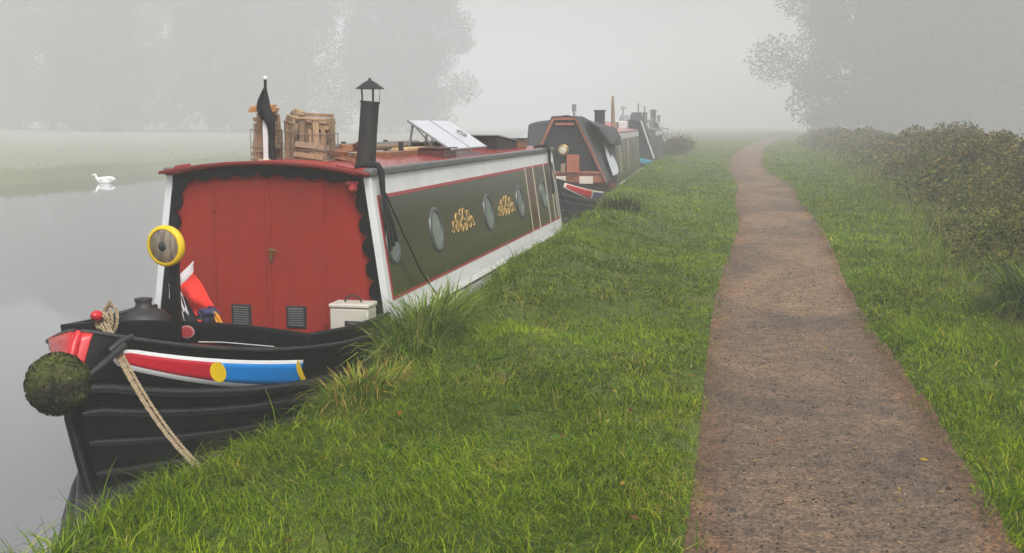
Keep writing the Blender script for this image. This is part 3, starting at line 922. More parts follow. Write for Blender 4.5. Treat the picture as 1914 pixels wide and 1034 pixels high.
# transverse breakwater board
mb = MB()
top = []; bot = []
for i in range(17):
    u = -1 + i / 8; x = u * .885
    top.append((x, 1.50, .79 - .055 * u * u)); bot.append((x, 1.50, .58))
mb.prism(top + bot[::-1], (0, .035, 0))
mb.build('breakwater_board', ['black'], b1, bevel=.006)
mb = MB()
mb.tube([(x, 1.515, z + .003) for x, y, z in top], .016, 8)
mb.build('board_capping', ['black'], b1, smooth=60)
# oval red hatch on board
mb = MB(); n = 28
mb.prism([(.045 + .052 * math.cos(a) ** 1 * (1 if math.cos(a) > 0 else 1.1), 1.498, .738 + .042 * math.sin(a)) for a in [2 * math.pi * k / n for k in range(n)]], (0, -.010, 0))
mb.build('oval_surround', ['pink'], b1)
mb = MB()
mb.prism([(.045 + .044 * math.cos(a), 1.488, .738 + .034 * math.sin(a)) for a in [2 * math.pi * k / n for k in range(n)]], (0, -.006, 0))
mb.build('red_oval', ['pinred'], b1)
# side coamings from board to cabin
for side in (-1, 1):
    mb = MB()
    P = [(side * .885, 1.53, .735), (side * .97, 2.1, .69), (side * .985, 2.6, .665), (side * .985, 3.02, .655)]
    for a, b in zip(P[:-1], P[1:]):
        mb.add([a, b, (b[0], b[1], .53), (a[0], a[1], .53), (a[0] - side * .03, a[1], a[2]), (b[0] - side * .03, b[1], b[2]), (b[0] - side * .03, b[1], .53), (a[0] - side * .03, a[1], .53)],
               [(0, 1, 2, 3), (4, 7, 6, 5), (0, 4, 5, 1), (3, 2, 6, 7), (0, 3, 7, 4), (1, 5, 6, 2)])
    mb.tube([(p[0] - side * .015, p[1], p[2]) for p in P], .017, 8)
    mb.build('side_coaming', ['black'], b1)
# well deck floor
mb = MB(); mb.box((0, 2.50, .24), (1.50, 0.98, .03)); mb.build('well_floor', ['blackmatt'], b1)
# cabin shell
CY0, CY1 = 3.0, 11.45
ZT, ZB = 1.70, .60
HT, HB = .825, .985
def zroof(y): return ZT + .0 * y
def csx(z): return HB + (HT - HB) * (z - ZB) / (ZT - ZB)
def cab_side(parent, name, mat, y0, y1, z0, z1, off, side, bev=0, zsl=0.0):
    mb = MB()
    P = []
    for z in (z0, z1):
        P.append((side * (csx(z) + off), z))
    th = .012
    vs = []
    for y, dz in ((y0, 0), (y1, zsl)):
        vs += [(P[0][0], y, P[0][1] + dz), (P[1][0], y, P[1][1] + dz), (P[1][0] - side * th, y, P[1][1] + dz), (P[0][0] - side * th, y, P[0][1] + dz)]
    f = [(0, 1, 5, 4), (1, 2, 6, 5), (2, 3, 7, 6), (3, 0, 4, 7), (3, 2, 1, 0), (4, 5, 6, 7)]
    mb.add(vs, f)
    return mb.build(name, [mat], parent, smooth=0)
for side in (1, -1):
    cab_side(b1, 'cabin_side', 'white', CY0, CY1, ZB - .03, ZT + .02, 0, side)
    gz0, gz1 = .765, 1.525
    cab_side(b1, 'red_coach_line', 'pinred', CY0 + .10, CY1 - .08, gz0 - .028, gz1 + .028, .003, side)
    cab_side(b1, 'green_panel', 'green', CY0 + .14, 9.15, gz0, gz1, .006, side)
    cab_side(b1, 'cream_line', 'cream', 9.15, 9.19, gz0 - .02, gz1 + .02, .009, side)
    cab_side(b1, 'maroon_panel', 'maroon', 9.19, 9.68, gz0, gz1, .006, side)
    cab_side(b1, 'cream_line', 'cream', 9.68, 9.73, gz0 - .02, gz1 + .02, .009, side)
    cab_side(b1, 'green_panel', 'weedgreen', 9.73, 10.50, gz0, gz1, .006, side)
    cab_side(b1, 'cream_line', 'cream', 10.50, 10.55, gz0 - .02, gz1 + .02, .009, side)
    cab_side(b1, 'green_panel', 'weedgreen', 10.55, 11.36, gz0, gz1, .006, side)
    cab_side(b1, 'cream_line', 'cream', 10.95, 10.99, gz0, gz1, .010, side)
    cab_side(b1, 'cream_line', 'cream', 11.20, 11.24, gz0, gz1, .010, side)
    # pale lower band / gunwale ledge
    mb = MB()
    P = []
    for y in (CY0 + .02, 5, 7, 9, CY1 + .5):
        P.append([(side * (csx(.60) + .004), y, .61), (side * 1.05, y, .585), (side * 1.056, y, .55), (side * 1.052, y, .40), (side * 1.03, y, .36)])
    mb.grid(P, flip=(side < 0))
    mb.build('white_gunwale', ['whitedirty'], b1, smooth=30, solid=.006)
    # handrail along the roof edge
    mb = MB()
    mb.box((side * (HT - .005), (CY0 + CY1) / 2, ZT + .033), (.07, CY1 - CY0 + .10, .058))
    mb.build('handrail', ['greyrail'], b1, bevel=.012)
# portholes
for y in (3.30, 4.62, 6.78, 8.56, 10.22):
    for side in (1,):
        zc = 1.155; xc = csx(zc) + .006
        sl = math.atan((HB - HT) / (ZT - ZB))
        q = Matrix.Rotation(side * (math.pi / 2 - sl), 3, 'Y') if side > 0 else Matrix.Rotation(-(math.pi / 2 - sl), 3, 'Y')
        rt_ = .205 if y > 3.4 else .16
        mb = MB()
        mb.lathe([(rt_ * .80, 0), (rt_ * .81, .012), (rt_ * .86, .017), (rt_ * .93, .016), (rt_, .009), (rt_ + .003, .0)], (side * xc, y, zc), 36, q)
        for k in range(8):
            a = k * math.pi / 4 + .2
            c_ = Vector((side * xc, y, zc)) + q @ Vector((rt_ * .90 * math.cos(a), rt_ * .90 * math.sin(a), .016))
            mb.lathe([(.008, -.004), (.008, .002), (.001, .005)], c_, 8, q)
        rim = mb.build('porthole', ['chrome'], b1, smooth=40)
        mb = MB()
        mb.lathe([(rt_ * .815, .003), (.001, .006)], (side * xc, y, zc), 30, q)
        mb.build('glass', ['portglass'], rim, smooth=60)
# gold scrollwork between portholes
def scroll(parent, y, side=1, k=1.0):
    mb = MB()
    zc = 1.165
    def P(u, w_, lift=.010):
        z = zc + w_ * 1.12; return (side * (csx(z) + lift), y + u * k, z)
    def curl(u0, w0, r, t0, t1, tight=.55, n=18):
        pts = []
        for i in range(n + 1):
            a = t0 + (t1 - t0) * i / n; rr_ = r * (1 - tight * i / n)
            pts.append(P(u0 + rr_ * math.cos(a) * 1.15, w0 + rr_ * math.sin(a)))
        mb.tube(pts, [.0070 - .0035 * i / n for i in range(n + 1)], 5)
    def ell(u0, w0, ru, rw, t0, t1, n=20, r=.0075):
        mb.tube([P(u0 + ru * math.cos(t0 + (t1 - t0) * i / n), w0 + rw * math.sin(t0 + (t1 - t0) * i / n)) for i in range(n + 1)], [r * (.55 + .45 * math.sin(math.pi * i / n)) for i in range(n + 1)], 5)
    for s_ in (-1, 1):
        h0 = math.pi / 2 - s_ * math.pi / 2
        ell(s_ * .048, .050, .040, .048, h0, h0 + s_ * 5.4)
        ell(s_ * .055, -.048, .048, .046, h0 + 2.2 * s_, h0 - s_ * 3.0)
        ell(s_ * .055, -.052, .020, .022, h0, h0 + s_ * 4.8, r=.006)
        # tall S scrolls
        ell(s_ * .175, .018, .040, .052, h0 + math.pi, h0 + math.pi - s_ * 4.2)
        ell(s_ * .200, -.052, .036, .032, h0 + math.pi, h0 + math.pi + s_ * 4.4)
        ell(s_ * .168, -.020, .016, .030, h0, h0 + s_ * 4.8, r=.005)
        # small end scrolls
        ell(s_ * .285, -.025, .030, .036, h0 + math.pi, h0 + math.pi - s_ * 3.8)
        ell(s_ * .325, -.060, .030, .018, h0 + math.pi, h0 + math.pi + s_ * 3.6, r=.006)
    mb.build('gold_scrollwork', ['gold'], parent, smooth=60)
scroll(b1, 5.62, k=1.3); scroll(b1, 7.72, k=1.3)
# roof
mb = MB(); P = []
for y in np.linspace(CY0 - .10, CY1 + .05, 14):
    row = []
    for k in range(13):
        u = -1 + k / 6; row.append((u * (HT - .02), y, ZT + .015 + .085 * (1 - u * u)))
    P.append(row)
mb.grid(P, flip=False)
mb.build('roof', ['roofred'], b1, smooth=40, solid=.03)
# roof front beam : curved red lip over a black scalloped fascia
mb = MB(); tp = []; bt = []
for k in range(21):
    u = -1 + k / 10; x = u * (HT + .03)
    tp.append((x, CY0 - .13, ZT + .035 + .085 * (1 - u * u))); bt.append((x, CY0 - .13, ZT + .010 + .085 * (1 - u * u)))
mb.prism(tp + bt[::-1], (0, .06, 0))
M['lipred'] = paint('dark_red_lip', (.21, .025, .022), .45, .3, 6, None, .1, spec=.3)
mb.build('roof_lip', ['lipred'], b1, bevel=.006)
# front frame: white corner posts
for side in (-1, 1):
    mb = MB()
    x0, x1 = side * (HB + .012), side * (HT + .012)
    w_ = side * .055
    mb.prism([(x0, CY0 - .03, .58), (x1, CY0 - .03, ZT - .0), (x1 - w_, CY0 - .03, ZT), (x0 - w_, CY0 - .03, .58)], (0, .06, 0))
    mb.build('corner_post', ['white'], b1, bevel=.004)
# scalloped black trim
def arch(u): return ZT - .010 + .085 * (1 - u * u)
mb = MB()
for side in (-1, 1):
    n = 6
    for i in range(n):
        z0 = .56 + i * (1.02 / n); z1 = z0 + 1.02 / n
        def xo(z): return side * (csx(z) + .012 - .055)
        poly = [(xo(z0), 0, z0), (xo(z1), 0, z1)]
        for k in range(9):
            a = math.pi * k / 8
            zc = z1 - (z1 - z0) * k / 8
            dep = .040 + .058 * math.sin(a) ** .7
            poly.append((xo(zc) - side * dep, 0, zc))
        mb.prism([(p[0], CY0 - .022, p[2]) for p in poly], (0, .02, 0))
n = 9
W = HT - .04
for i in range(n):
    x0 = -W + i * 2 * W / n; x1 = x0 + 2 * W / n
    poly = [(x0, 0, arch(x0 / HT)), (x1, 0, arch(x1 / HT))]
    for k in range(9):
        a = math.pi * k / 8; x = x1 - (x1 - x0) * k / 8
        poly.append((x, 0, arch(x / HT) - .048 - .036 * math.sin(a) ** .7))
    mb.prism([(p[0], CY0 - .026, p[2]) for p in poly], (0, .022, 0))
for side in (-1, 1):
    mb.prism([(side * (HT - .04), CY0 - .030, ZT), (side * (HT - .17), CY0 - .030, ZT), (side * (HT - .14), CY0 - .03, ZT - .09), (side * (HT - .075), CY0 - .030, ZT - .16), (side * (HT - .04), CY0 - .030, ZT - .16)], (0, .02, 0))
mb.build('scalloped_trim', ['black'], b1, smooth=0)
# bulkhead and doors
mb = MB()
mb.prism([(-HB + .02, CY0 + .012, .25), (HB - .02, CY0 + .012, .25), (HT - .02, CY0 + .012, ZT + .02), (0, CY0 + .012, ZT + .09), (-HT + .02, CY0 + .012, ZT + .02)], (0, .03, 0))
mb.build('bulkhead', ['red'], b1)
for side in (-1, 1):
    mb = MB()
    xa, xb = (.005, .455)
    x0, x1 = (side * xa, side * xb)
    mb.prism([(x0 + .0, CY0 + .0, .40), (x1, CY0 + .0, .40), (x1, CY0 + .0, 1.655), (x0, CY0, 1.66)] if side > 0 else [(x1, CY0 + .0, .40), (x0, CY0 + .0, .40), (x0, CY0, 1.66), (x1, CY0 + .0, 1.655)], (0, .011, 0))
    dr = mb.build('door', ['red'], b1, bevel=.004)
    vx = .21 if side > 0 else -.25
    mb = MB()
    mb.box((vx, CY0 - .006, .60), (.165, .012, .175)); fr = mb.build('vent', ['blackmatt'], dr, bevel=.003)
    mb = MB()
    for k in range(8):
        mb.box((vx, CY0 - .016, .535 + k * .0185), (.125, .012, .007), (.5, 0, 0))
    mb.build('louvre', ['greyrail'], fr)
    for z in (.58, 1.45):
        mb = MB(); mb.tube([(side * .462, CY0 - .008, z - .035), (side * .462, CY0 - .008, z + .035)], .008, 8)
        mb.box((side * .45, CY0 - .006, z), (.03, .008, .06)); mb.build('hinge', ['red'], dr)
mb = MB()
mb.box((-.003, CY0 - .010, .95), (.028, .012, 1.36 - .0)); 
mb.build('door_seam_strip', ['red'], b1, bevel=.003)
mb = MB()
mb.box((.018, CY0 - .02, 1.09), (.026, .008, .11)); mb.lathe([(.008, 0), (.008, .03)], (.018, CY0 - .05, 1.125), 10, Matrix.Rotation(R(-90), 3, 'X'))
mb.tube([(.018, CY0 - .052, 1.125), (.05, CY0 - .054, 1.127), (.088, CY0 - .052, 1.122)], [.009, .008, .007], 8)
mb.lathe([(.010, -.006), (.010, .004)], (.018, CY0 - .027, 1.055), 10, Matrix.Rotation(R(90), 3, 'X'))
mb.build('door_handle', ['brass'], b1)
mb = MB()
mb.lathe([(.028, 0), (.034, .02), (.034, .05), (.020, .075), (.001, .08)], (.71, CY0 - .02, 1.615), 16, Matrix.Rotation(R(90), 3, 'X') @ Matrix.Rotation(R(0), 3, 'Z'))
mb.box((.70, CY0 - .03, 1.655), (.10, .05, .022))
mb.build('door_lamp', ['pinred'], b1, smooth=40)
# fairlead blocks on roof lip corners
for side, w_ in ((-1, .12), (1, .14)):
    mb = MB(); mb.box((side * (HT - .16), CY0 - .09, ZT + .10 - .03), (w_, .05, .035), (0, side * .16, 0)); mb.box((side * (HT - .16), CY0 - .09, ZT + .045), (w_ * 1.5, .07, .02), (0, side * .18, 0))
    mb.build('roof_fairlead', ['roofred'], b1, bevel=.006)
# cabin back
mb = MB()
mb.prism([(-HB + .02, CY1 - .04, .25), (HB - .02, CY1 - .04, .25), (HT - .02, CY1 - .04, ZT + .02), (0, CY1 - .04, ZT + .09), (-HT + .02, CY1 - .04, ZT + .02)], (0, .03, 0))
mb.build('aft_bulkhead', ['red'], b1)
mb = MB(); mb.box((0, 11.9, .54), (1.5, 1.0, .03)); mb.build('stern_deck', ['blackmatt'], b1)
mb = MB(); mb.tube([(0, 12.7, .5), (0, 12.7, .85), (0, 12.55, .98), (0, 11.8, 1.08)], .018, 10); mb.build('tiller', ['blackmatt'], b1)
# chimney
mb = MB()
cb = Vector((.655, 3.42, ZT + .05)); lean_ = Vector((.045, 0, .53))
mb.lathe([(.10, 0), (.10, .02), (.085, .03)], cb, 24)
mb.tube([cb, cb + lean_ * .5, cb + lean_], [.078, .073, .073], 24)
mb.tube([cb + lean_ * .97, cb + lean_ * 1.0], [.079, .079], 24)
ch = mb.build('chimney', ['blackmatt'], b1, smooth=40)
mb = MB(); tp_ = cb + lean_
for k in range(5):
    a = k * 2 * math.pi / 5 + .3
    mb.bar(tp_ + Vector((.074 * math.cos(a), .074 * math.sin(a), -.01)), tp_ + Vector((.080 * math.cos(a), .080 * math.sin(a), .105)), .014, .004, (math.cos(a), math.sin(a), 0))
mb.lathe([(.118, .095), (.112, .10), (.05, .145), (.012, .165), (.010, .18), (.001, .182)], tp_, 20)
mb.build('chimney_cowl', ['blackmatt'], ch, smooth=40)
# headlamp
hl_c = Vector((-.045, 1.43, 1.315))
mb = MB(); mb.box((-.015, 1.465, .93), (.058, .05, .56)); mb.box((-.015, 1.465, 1.20), (.06, .06, .02))
hp = mb.build('lamp_post', ['black'], b1, bevel=.004)
q = Matrix.Rotation(R(-8), 3, 'Z') @ Matrix.Rotation(R(92), 3, 'X')
mb = MB()
mb.lathe([(.120, -.03), (.132, -.015), (.136, .008), (.134, .026), (.126, .034), (.112, .036), (.110, .028)], hl_c, 40, q)
hr = mb.build('lamp_rim', ['yellow'], b1, smooth=50)
mb = MB(); mb.lathe([(.001, -.11), (.05, -.10), (.09, -.07), (.12, -.02), (.130, .0), (.130, .002)], hl_c, 32, q)
mb.build('lamp_bowl', ['yellow'], hr, smooth=60)
m, t, p = node_mat('ribbed_lamp_glass')
n = noise(t, 26, 4, .6, 'Object', stretch=(1, 1, .12))
tcx = t.nodes.new('ShaderNodeTexCoord')
c_ = ramp(t, n.outputs['Fac'], [(.35, (.11, .088, .062)), (.62, (.33, .27, .20))])
t.links.new(c_.outputs[0], p.inputs['Base Color'])
wv = t.nodes.new('ShaderNodeTexWave'); wv.inputs['Scale'].default_value = 34; wv.bands_direction = 'X'
t.links.new(tcx.outputs['Object'], wv.inputs['Vector'])
p.inputs['Roughness'].default_value = .12
bump(t, p, wv.outputs['Fac'], .5, .006)
mb = MB(); mb.lathe([(.112, .028), (.10, .036), (.06, .046), (.001, .050)], hl_c, 36, q)
lg = mb.build('lamp_glass', [m], hr, smooth=70)
mb = MB(); mb.lathe([(.030, .049), (.024, .054), (.001, .056)], hl_c, 20, q); mb.build('bulb_shield', ['glassdark'], hr, smooth=60)
mb = MB(); mb.tube([hl_c + Vector((.02, .03, -.13)), hl_c + Vector((.03, .035, -.16)), (-.015, 1.465, 1.15)], .012, 8); mb.build('lamp_bracket', ['blackmatt'], hp)
# T stud
mb = MB(); mb.tube([(0, .60, .72), (0, .60, .99)], .020, 12); mb.tube([(-.085, .60, .98), (.075, .60, .985)], .017, 12)
mb.build('mooring_stud', ['blackmatt'], b1, smooth=50)
mb = MB(); mb.lathe([(.001, -.04), (.024, -.03), (.033, 0), (.024, .03), (.001, .045)], (-.02, .52, 1.0), 16, Matrix.Rotation(R(80), 3, 'X'))
mb.build('stud_knob', ['scarlet'], b1, smooth=60)
# roof vent on the left gunwale
mb = MB()
mb.lathe([(.19, 0), (.19, .04), (.15, .08), (.085, .10), (.062, .125), (.058, .15), (.066, .155), (.066, .178), (.03, .185), (.001, .187)], (-.79, 2.45, .62), 24)
mb.tube([(-1.06, 2.05, .64), (-.96, 2.2, .69), (-.84, 2.4, .72)], .016, 8)
mb.build('mushroom_vent', ['blackmatt'], b1, smooth=45)
# fender-chain eye
mb = MB(); mb.tube([(.18, .30, .84), (.21, .36, .88), (.245, .44, .905)], [.018, .020, .013], 10)
mb.build('fender_shackle', ['blackmatt'], b1, smooth=50)

# ---- bow fender ball
fb = empty('bow_fender', (B1X + .065, B1Y + .13, .72))
tag(fb, 'big round mossy rope ball fender hanging on the stem of the black bow', 'fender')
N = 3400
i_ = np.arange(N) + .5
ph = np.arccos(1 - 2 * i_ / N); th = math.pi * (1 + 5 ** .5) * i_
nr = np.stack([np.sin(ph) * np.cos(th), np.sin(ph) * np.sin(th), np.cos(ph)], -1)
rad = .153 * (1 + .03 * (vnoise(nr[:, 0] * 4 + 9, nr[:, 2] * 4 + nr[:, 1] * 3, 71) - .5) + .11 * (rng.random(N) - .5))
P = nr * rad[:, None]
tan = np.cross(nr, rng.normal(size=(N, 3))); tan /= np.linalg.norm(tan, axis=1, keepdims=True)
tb = np.cross(nr, tan)
s = (.014 + .012 * rng.random(N))[:, None]
v_ = np.stack([P - tan * s, P - tb * s * .35 + nr * s * .5, P + tan * s + nr * s * .6, P + tb * s * .35 + nr * s * .5], 1).reshape(-1, 3)
moss = np.clip(vnoise(nr[:, 0] * 2.5 + 5, nr[:, 2] * 2.5 + 3, 72) * 1.0 + nr[:, 2] * .35 + .25 * (rng.random(N) - .5), 0, 1)[:, None]
tn = np.array([(.028, .022, .017)]) * (1 - moss) + np.array([(.085, .095, .024)]) * moss
tn = tn * (.6 + .8 * rng.random((N, 1)))
mb = MB(); mb.col = (.02, .017, .013)
mb.lathe([(.147 * math.sin(a), -.147 * math.cos(a)) for a in [math.pi * k / 20 for k in range(21)]], (0, 0, 0), 32)
ob = mb.build('core', [M['fibre']], fb, tint=True, smooth=60); ob.location = (0, -.16, 0)
ob = big_mesh('rope_weave', v_, np.arange(N * 4).reshape(N, 4), tn, M['fibre'], fb); ob.location = (0, -.16, 0)
for s_ in (1,):
    mb = MB()
    mb.tube([(.12, -.06, .03), (.15, .10, .09), (.175, .23, .145)], [.013, .018, .022], 8)
    mb.build('fender_chain', ['blackmatt'], fb, smooth=50)

# ---- mooring rope
def rope_mat():
    m, t, p = node_mat('hemp_rope')
    n = noise(t, 40, 4, .6)
    wv = t.nodes.new('ShaderNodeTexWave'); wv.inputs['Scale'].default_value = 26; wv.inputs['Distortion'].default_value = 1.5
    wv.bands_direction = 'DIAGONAL'
    tc = t.nodes.new('ShaderNodeTexCoord'); t.links.new(tc.outputs['Object'], wv.inputs['Vector'])
    r1 = ramp(t, n.outputs['Fac'], [(.3, (.33, .24, .14)), (.7, (.58, .46, .29))])
    r2 = ramp(t, wv.outputs['Fac'], [(.0, (.6, .58, .55)), (.5, (1, 1, 1))])
    t.links.new(mix(t, 1, r1.outputs[0], r2.outputs[0], 'MULTIPLY'), p.inputs['Base Color'])
    p.inputs['Roughness'].default_value = .85
    bump(t, p, wv.outputs['Fac'], .8, .006)
    return m
M['rope'] = rope_mat()
def twisted(mb, pts, r, turns_per_m=14, strands=3, n=6):
    """three-strand rope as real twisted strands along a polyline"""
    pts = [Vector(p) for p in pts]
    # resample
    segs = []; tot = 0
    for a, b in zip(pts[:-1], pts[1:]): segs.append((a, b, (b - a).length)); tot += (b - a).length
    K = max(12, int(tot * 80)); res = []
    for i in range(K + 1):
        d = tot * i / K
        for a, b, l in segs:
            if d <= l or (a, b, l) == segs[-1]: res.append(a + (b - a) * min(1, d / max(l, 1e-6))); break
            d -= l
    for j in range(strands):
        out_ = []
        ref = None
        for i, p_ in enumerate(res):
            dv = (res[min(i + 1, K)] - res[max(i - 1, 0)]).normalized()
            if ref is None: ref = dv.orthogonal().normalized()
            ref = (ref - dv * ref.dot(dv)).normalized(); bi = dv.cross(ref)
            a = 2 * math.pi * (j / strands + turns_per_m * tot * i / K)
            out_.append(p_ + (ref * math.cos(a) + bi * math.sin(a)) * r * .52)
        mb.tube(out_, r * .56, n)
rp = empty('mooring_rope', (B1X, B1Y + .57, .98))
o0 = Vector((B1X, B1Y + .57, .98))
end = Vector((-2.50, 5.02, .46))
st0 = Vector((-3.655, 6.14, .95))
def cat(a, b, sag, n=18):
    return [a + (b - a) * (i / n) + Vector((0, 0, -sag * 4 * (i / n) * (1 - i / n))) for i in range(n + 1)]
for k, (dx, dz, sg) in enumerate([(-.016, .0, .035), (.004, .012, .020), (.026, .0, .040)]):
    mb = MB()
    pts = cat(st0 + Vector((dx, 0, dz)), end + Vector((dx * .7 + .0, 0, 0)), -sg + .13)
    twisted(mb, [p_ - o0 for p_ in pts], .0085, 9)
    mb.build('rope_strand', ['rope'], rp, smooth=60)
mb = MB()
for k in range(4):
    rr_ = .038 + .008 * k
    pts = []
    for i in range(26):
        a = 2 * math.pi * i / 25
        pts.append(Vector((.012 + rr_ * math.cos(a) * .8 + .01 * k - .02, -.02 * math.sin(a * 1.0 + k) - .02 + .012 * k, -.015 + rr_ * math.sin(a) * (1 + .12 * k))))
    twisted(mb, pts, .011)
twisted(mb, [(.0, 0, .03), (.025, -.01, .075), (.045, 0, .10)], .010)
twisted(mb, [(-.04, -.02, -.03), (-.02, -.045, -.05), (.02, -.045, -.055), (.05, -.02, -.04)], .012)
twisted(mb, [(.0, -.03, -.03), (-.035, -.01, -.08), (-.055, .02, -.11)], .010)
mb.build('rope_hitch', ['rope'], rp, smooth=60)
tag(rp, 'pale hemp mooring rope knotted on the bow stud and running down to the grass', 'rope')

# ---- folded ensign in the well
def cloth(parent, name, mat, fn, nu=22, nv=22, th=.003):
    mb = MB(); P = [[fn(i / nu, j / nv) for j in range(nv + 1)] for i in range(nu + 1)]
    mb.grid(P); return mb.build(name, [mat], parent, smooth=70, solid=th)
fl = empty('folded_flag', (-4.13, 8.13, .5))
fl.scale = (1.22, 1.0, 1.02)
tag(fl, 'crumpled red and white flag bundled in the well below the yellow lamp', 'flag')
def quadfn(a, b, c, d, amp=.012, fr=3, ph=0.0, depth=.0):
    a, b, c, d = map(Vector, (a, b, c, d))
    def f(u, v):
        p_ = a * (1 - u) * (1 - v) + b * u * (1 - v) + c * u * v + d * (1 - u) * v
        w_ = math.sin(u * fr * 3.1 + v * 2 + ph) * math.cos(v * fr * 2.0 + ph * 2)
        return p_ + Vector((amp * .25 * w_, -amp * w_ - depth * math.sin(u * 3.14) * math.sin(v * 3.14), amp * .3 * math.sin(5 * u + 7 * v)))
    return f
# a..d given as (x, y, z) relative to the flag origin
cloth(fl, 'white_hoist', 'cloth_white', quadfn((-.105, 0, .40), (.052, -.02, .575), (.046, -.02, .49), (-.055, 0, .36), .010, 2))
cloth(fl, 'red_field', 'cloth_red', quadfn((-.055, -.005, .365), (.048, -.02, .492), (.17, .0, .245), (.055, -.01, .155), .020, 2.4, .4, .05))
cloth(fl, 'white_fold', 'cloth_white', quadfn((-.085, 0, .37), (-.045, -.012, .35), (.045, -.012, .03), (-.01, 0, .02), .010, 2.5, 1))
cloth(fl, 'dark_canton', 'cloth_blue', quadfn((.06, -.02, .19), (.15, -.02, .25), (.21, -.0, .19), (.12, -.01, .11), .018, 3, 2, .03))
cloth(fl, 'orange_fold', 'cloth_orange', quadfn((.17, -.03, .20), (.20, -.03, .20), (.235, -.02, .11), (.19, -.02, .12), .008, 3, 2))
cloth(fl, 'orange_fold', 'cloth_orange', quadfn((.14, -.03, .065), (.235, -.03, .085), (.255, -.02, .00), (.14, -.02, .00), .010, 3, 1))
cloth(fl, 'red_fold', 'cloth_red', quadfn((.04, -.02, .13), (.12, -.03, .14), (.16, -.02, .03), (.06, -.02, .02), .02, 3, 3, .02))
cloth(fl, 'dark_fold', 'cloth_black', quadfn((-.10, .03, .36), (.05, .03, .20), (.20, .03, -.05), (-.12, .03, -.05), .03, 3, 1.5, .05))
cloth(fl, 'dark_fold', 'cloth_black', quadfn((.03, .0, .17), (.20, .0, .20), (.23, .0, -.03), (.0, .0, -.03), .02, 4, .5, .03))
cloth(fl, 'pale_fold', 'cloth_white', quadfn((-.115, .0, .09), (-.06, .0, .10), (-.03, .0, .03), (-.12, .0, .0), .01, 3, .5))
cloth(fl, 'tan_fold', 'cloth_white', quadfn((-.13, .01, .39), (-.10, .0, .41), (-.10, .0, .30), (-.13, .01, .28), .006, 3, .5))

# ---- ivory box by the cabin door
bx = empty('storage_box', (-2.895, 8.33, .27))
tag(bx, 'ivory plastic box with a curved black handle standing right of the red doors', 'box')
mb = MB(); mb.box((0, 0, .235), (.30, .20, .47)); mb.build('box_body', ['ivory'], bx, bevel=.012)
mb = MB(); mb.box((0, 0, .488), (.315, .215, .032)); mb.build('lid', ['ivory'], bx, bevel=.010)
mb = MB(); mb.tube([(-.06 + .0, 0, .50)] + [(.0 - .065 * math.cos(a), 0, .50 + .055 * math.sin(a)) for a in [math.pi * k / 12 for k in range(1, 12)]] + [(.065, 0, .50)], .007, 8)
mb.build('handle', ['blackmatt'], bx, smooth=60)
mb = MB(); mb.box((.03, -.103, .355), (.125, .008, .045)); mb.build('label_plate', ['blackmatt'], bx, bevel=.002)
mb = MB(); mb.box((.03, -.109, .362), (.08, .004, .010)); mb.build('plate_slot', ['greyrail'], bx)

# ---- firewood stacks in wire baskets on roof
def log_basket(loc, w, d, h, label, seed, top_tilt=0.0, capboard=False):
    rd = random.Random(seed)
    r = empty('firewood_basket', loc, rd.uniform(-.06, .06))
    tag(r, label, 'firewood', 'kindling baskets on the red roof')
    wire = MB()
    for z in (.02, h * .28, h * .62):
        x, y = w / 2 + .006, d / 2 + .006
        wire.tube([(-x, -y, z), (x, -y, z), (x, y, z), (-x, y, z)], .0042, 6, closed=True)
    for k in range(6):
        x = -w / 2 + w * k / 5
        for y in (-d / 2 - .006, d / 2 + .006): wire.tube([(x, y, 0), (x, y, h * .62)], .0022, 5)
    for k in range(5):
        y = -d / 2 + d * k / 4
        for x in (-w / 2 - .006, w / 2 + .006): wire.tube([(x, y, 0), (x, y, h * .62)], .0022, 5)
    M['rustwire'] = M.get('rustwire') or paint('rusty_wire', (.30, .24, .19), .6, .4, 20, (.16, .11, .08), .2)
    wire.build('wire_basket', ['rustwire'], r, smooth=60)
    # split sticks: some upright, some lying across
    for k in range(58):
        mb = MB(); g_ = rd.uniform(.65, 1.2); mb.col = (g_, g_ * rd.uniform(.88, 1.0), g_ * rd.uniform(.78, .98))
        tt = rd.uniform(.014, .032)
        if k < 30:
            hh_ = h * rd.uniform(.62, .95)
            x = rd.uniform(-w / 2 + .02, w / 2 - .02); y = (rd.choice([-1, 1]) * (d / 2 - .02) if k < 15 else rd.uniform(-d / 2, d / 2) * .8)
            mb.box((x, y, hh_ / 2 + .005), (tt * rd.uniform(1, 2.2), tt, hh_), (rd.uniform(-.05, .05), rd.uniform(-.07, .07), rd.uniform(-.6, .6)), taper=rd.uniform(.6, 1))
        else:
            z = h * rd.uniform(.15, 1.02)
            mb.box((rd.uniform(-.01, .02), rd.uniform(-.5, .5) * d * 1.02, z), (w * rd.uniform(.62, 1.08), tt * 1.4, tt * rd.uniform(.7, 1.8)), (rd.uniform(-.6, .6), rd.uniform(-.16, .16) + top_tilt, rd.uniform(-.3, .3)))
        mb.build('stick', [M['kindling']], r, smooth=0, tint=True)
    # thin plywood slats on outer face
    for k in range(2):
        mb = MB(); g_ = rd.uniform(.7, 1.1); mb.col = (g_, g_ * .92, g_ * .85)
        z = h * (.12 + .19 * k)
        mb.box((0, -d / 2 + .012, z), (w * .92, .008, h * .15), (rd.uniform(-.1, .1), rd.uniform(-.05, .05), 0))
        mb.build('slat', [M['kindling']], r, smooth=0, tint=True)
    if capboard:
        mb = MB(); mb.col = (1.5, 1.05, .55)
        mb.box((-.01, -.01, h + .0), (w * 1.15, d * .9, .022), (.10, .02, .05)); mb.box((-.01, -.02, h + .026), (w * .95, d * .7, .018), (.16, .03, -.1))
        mb.build('cap_board', [M['kindling']], r, smooth=0, tint=True)
RZ = 1.795
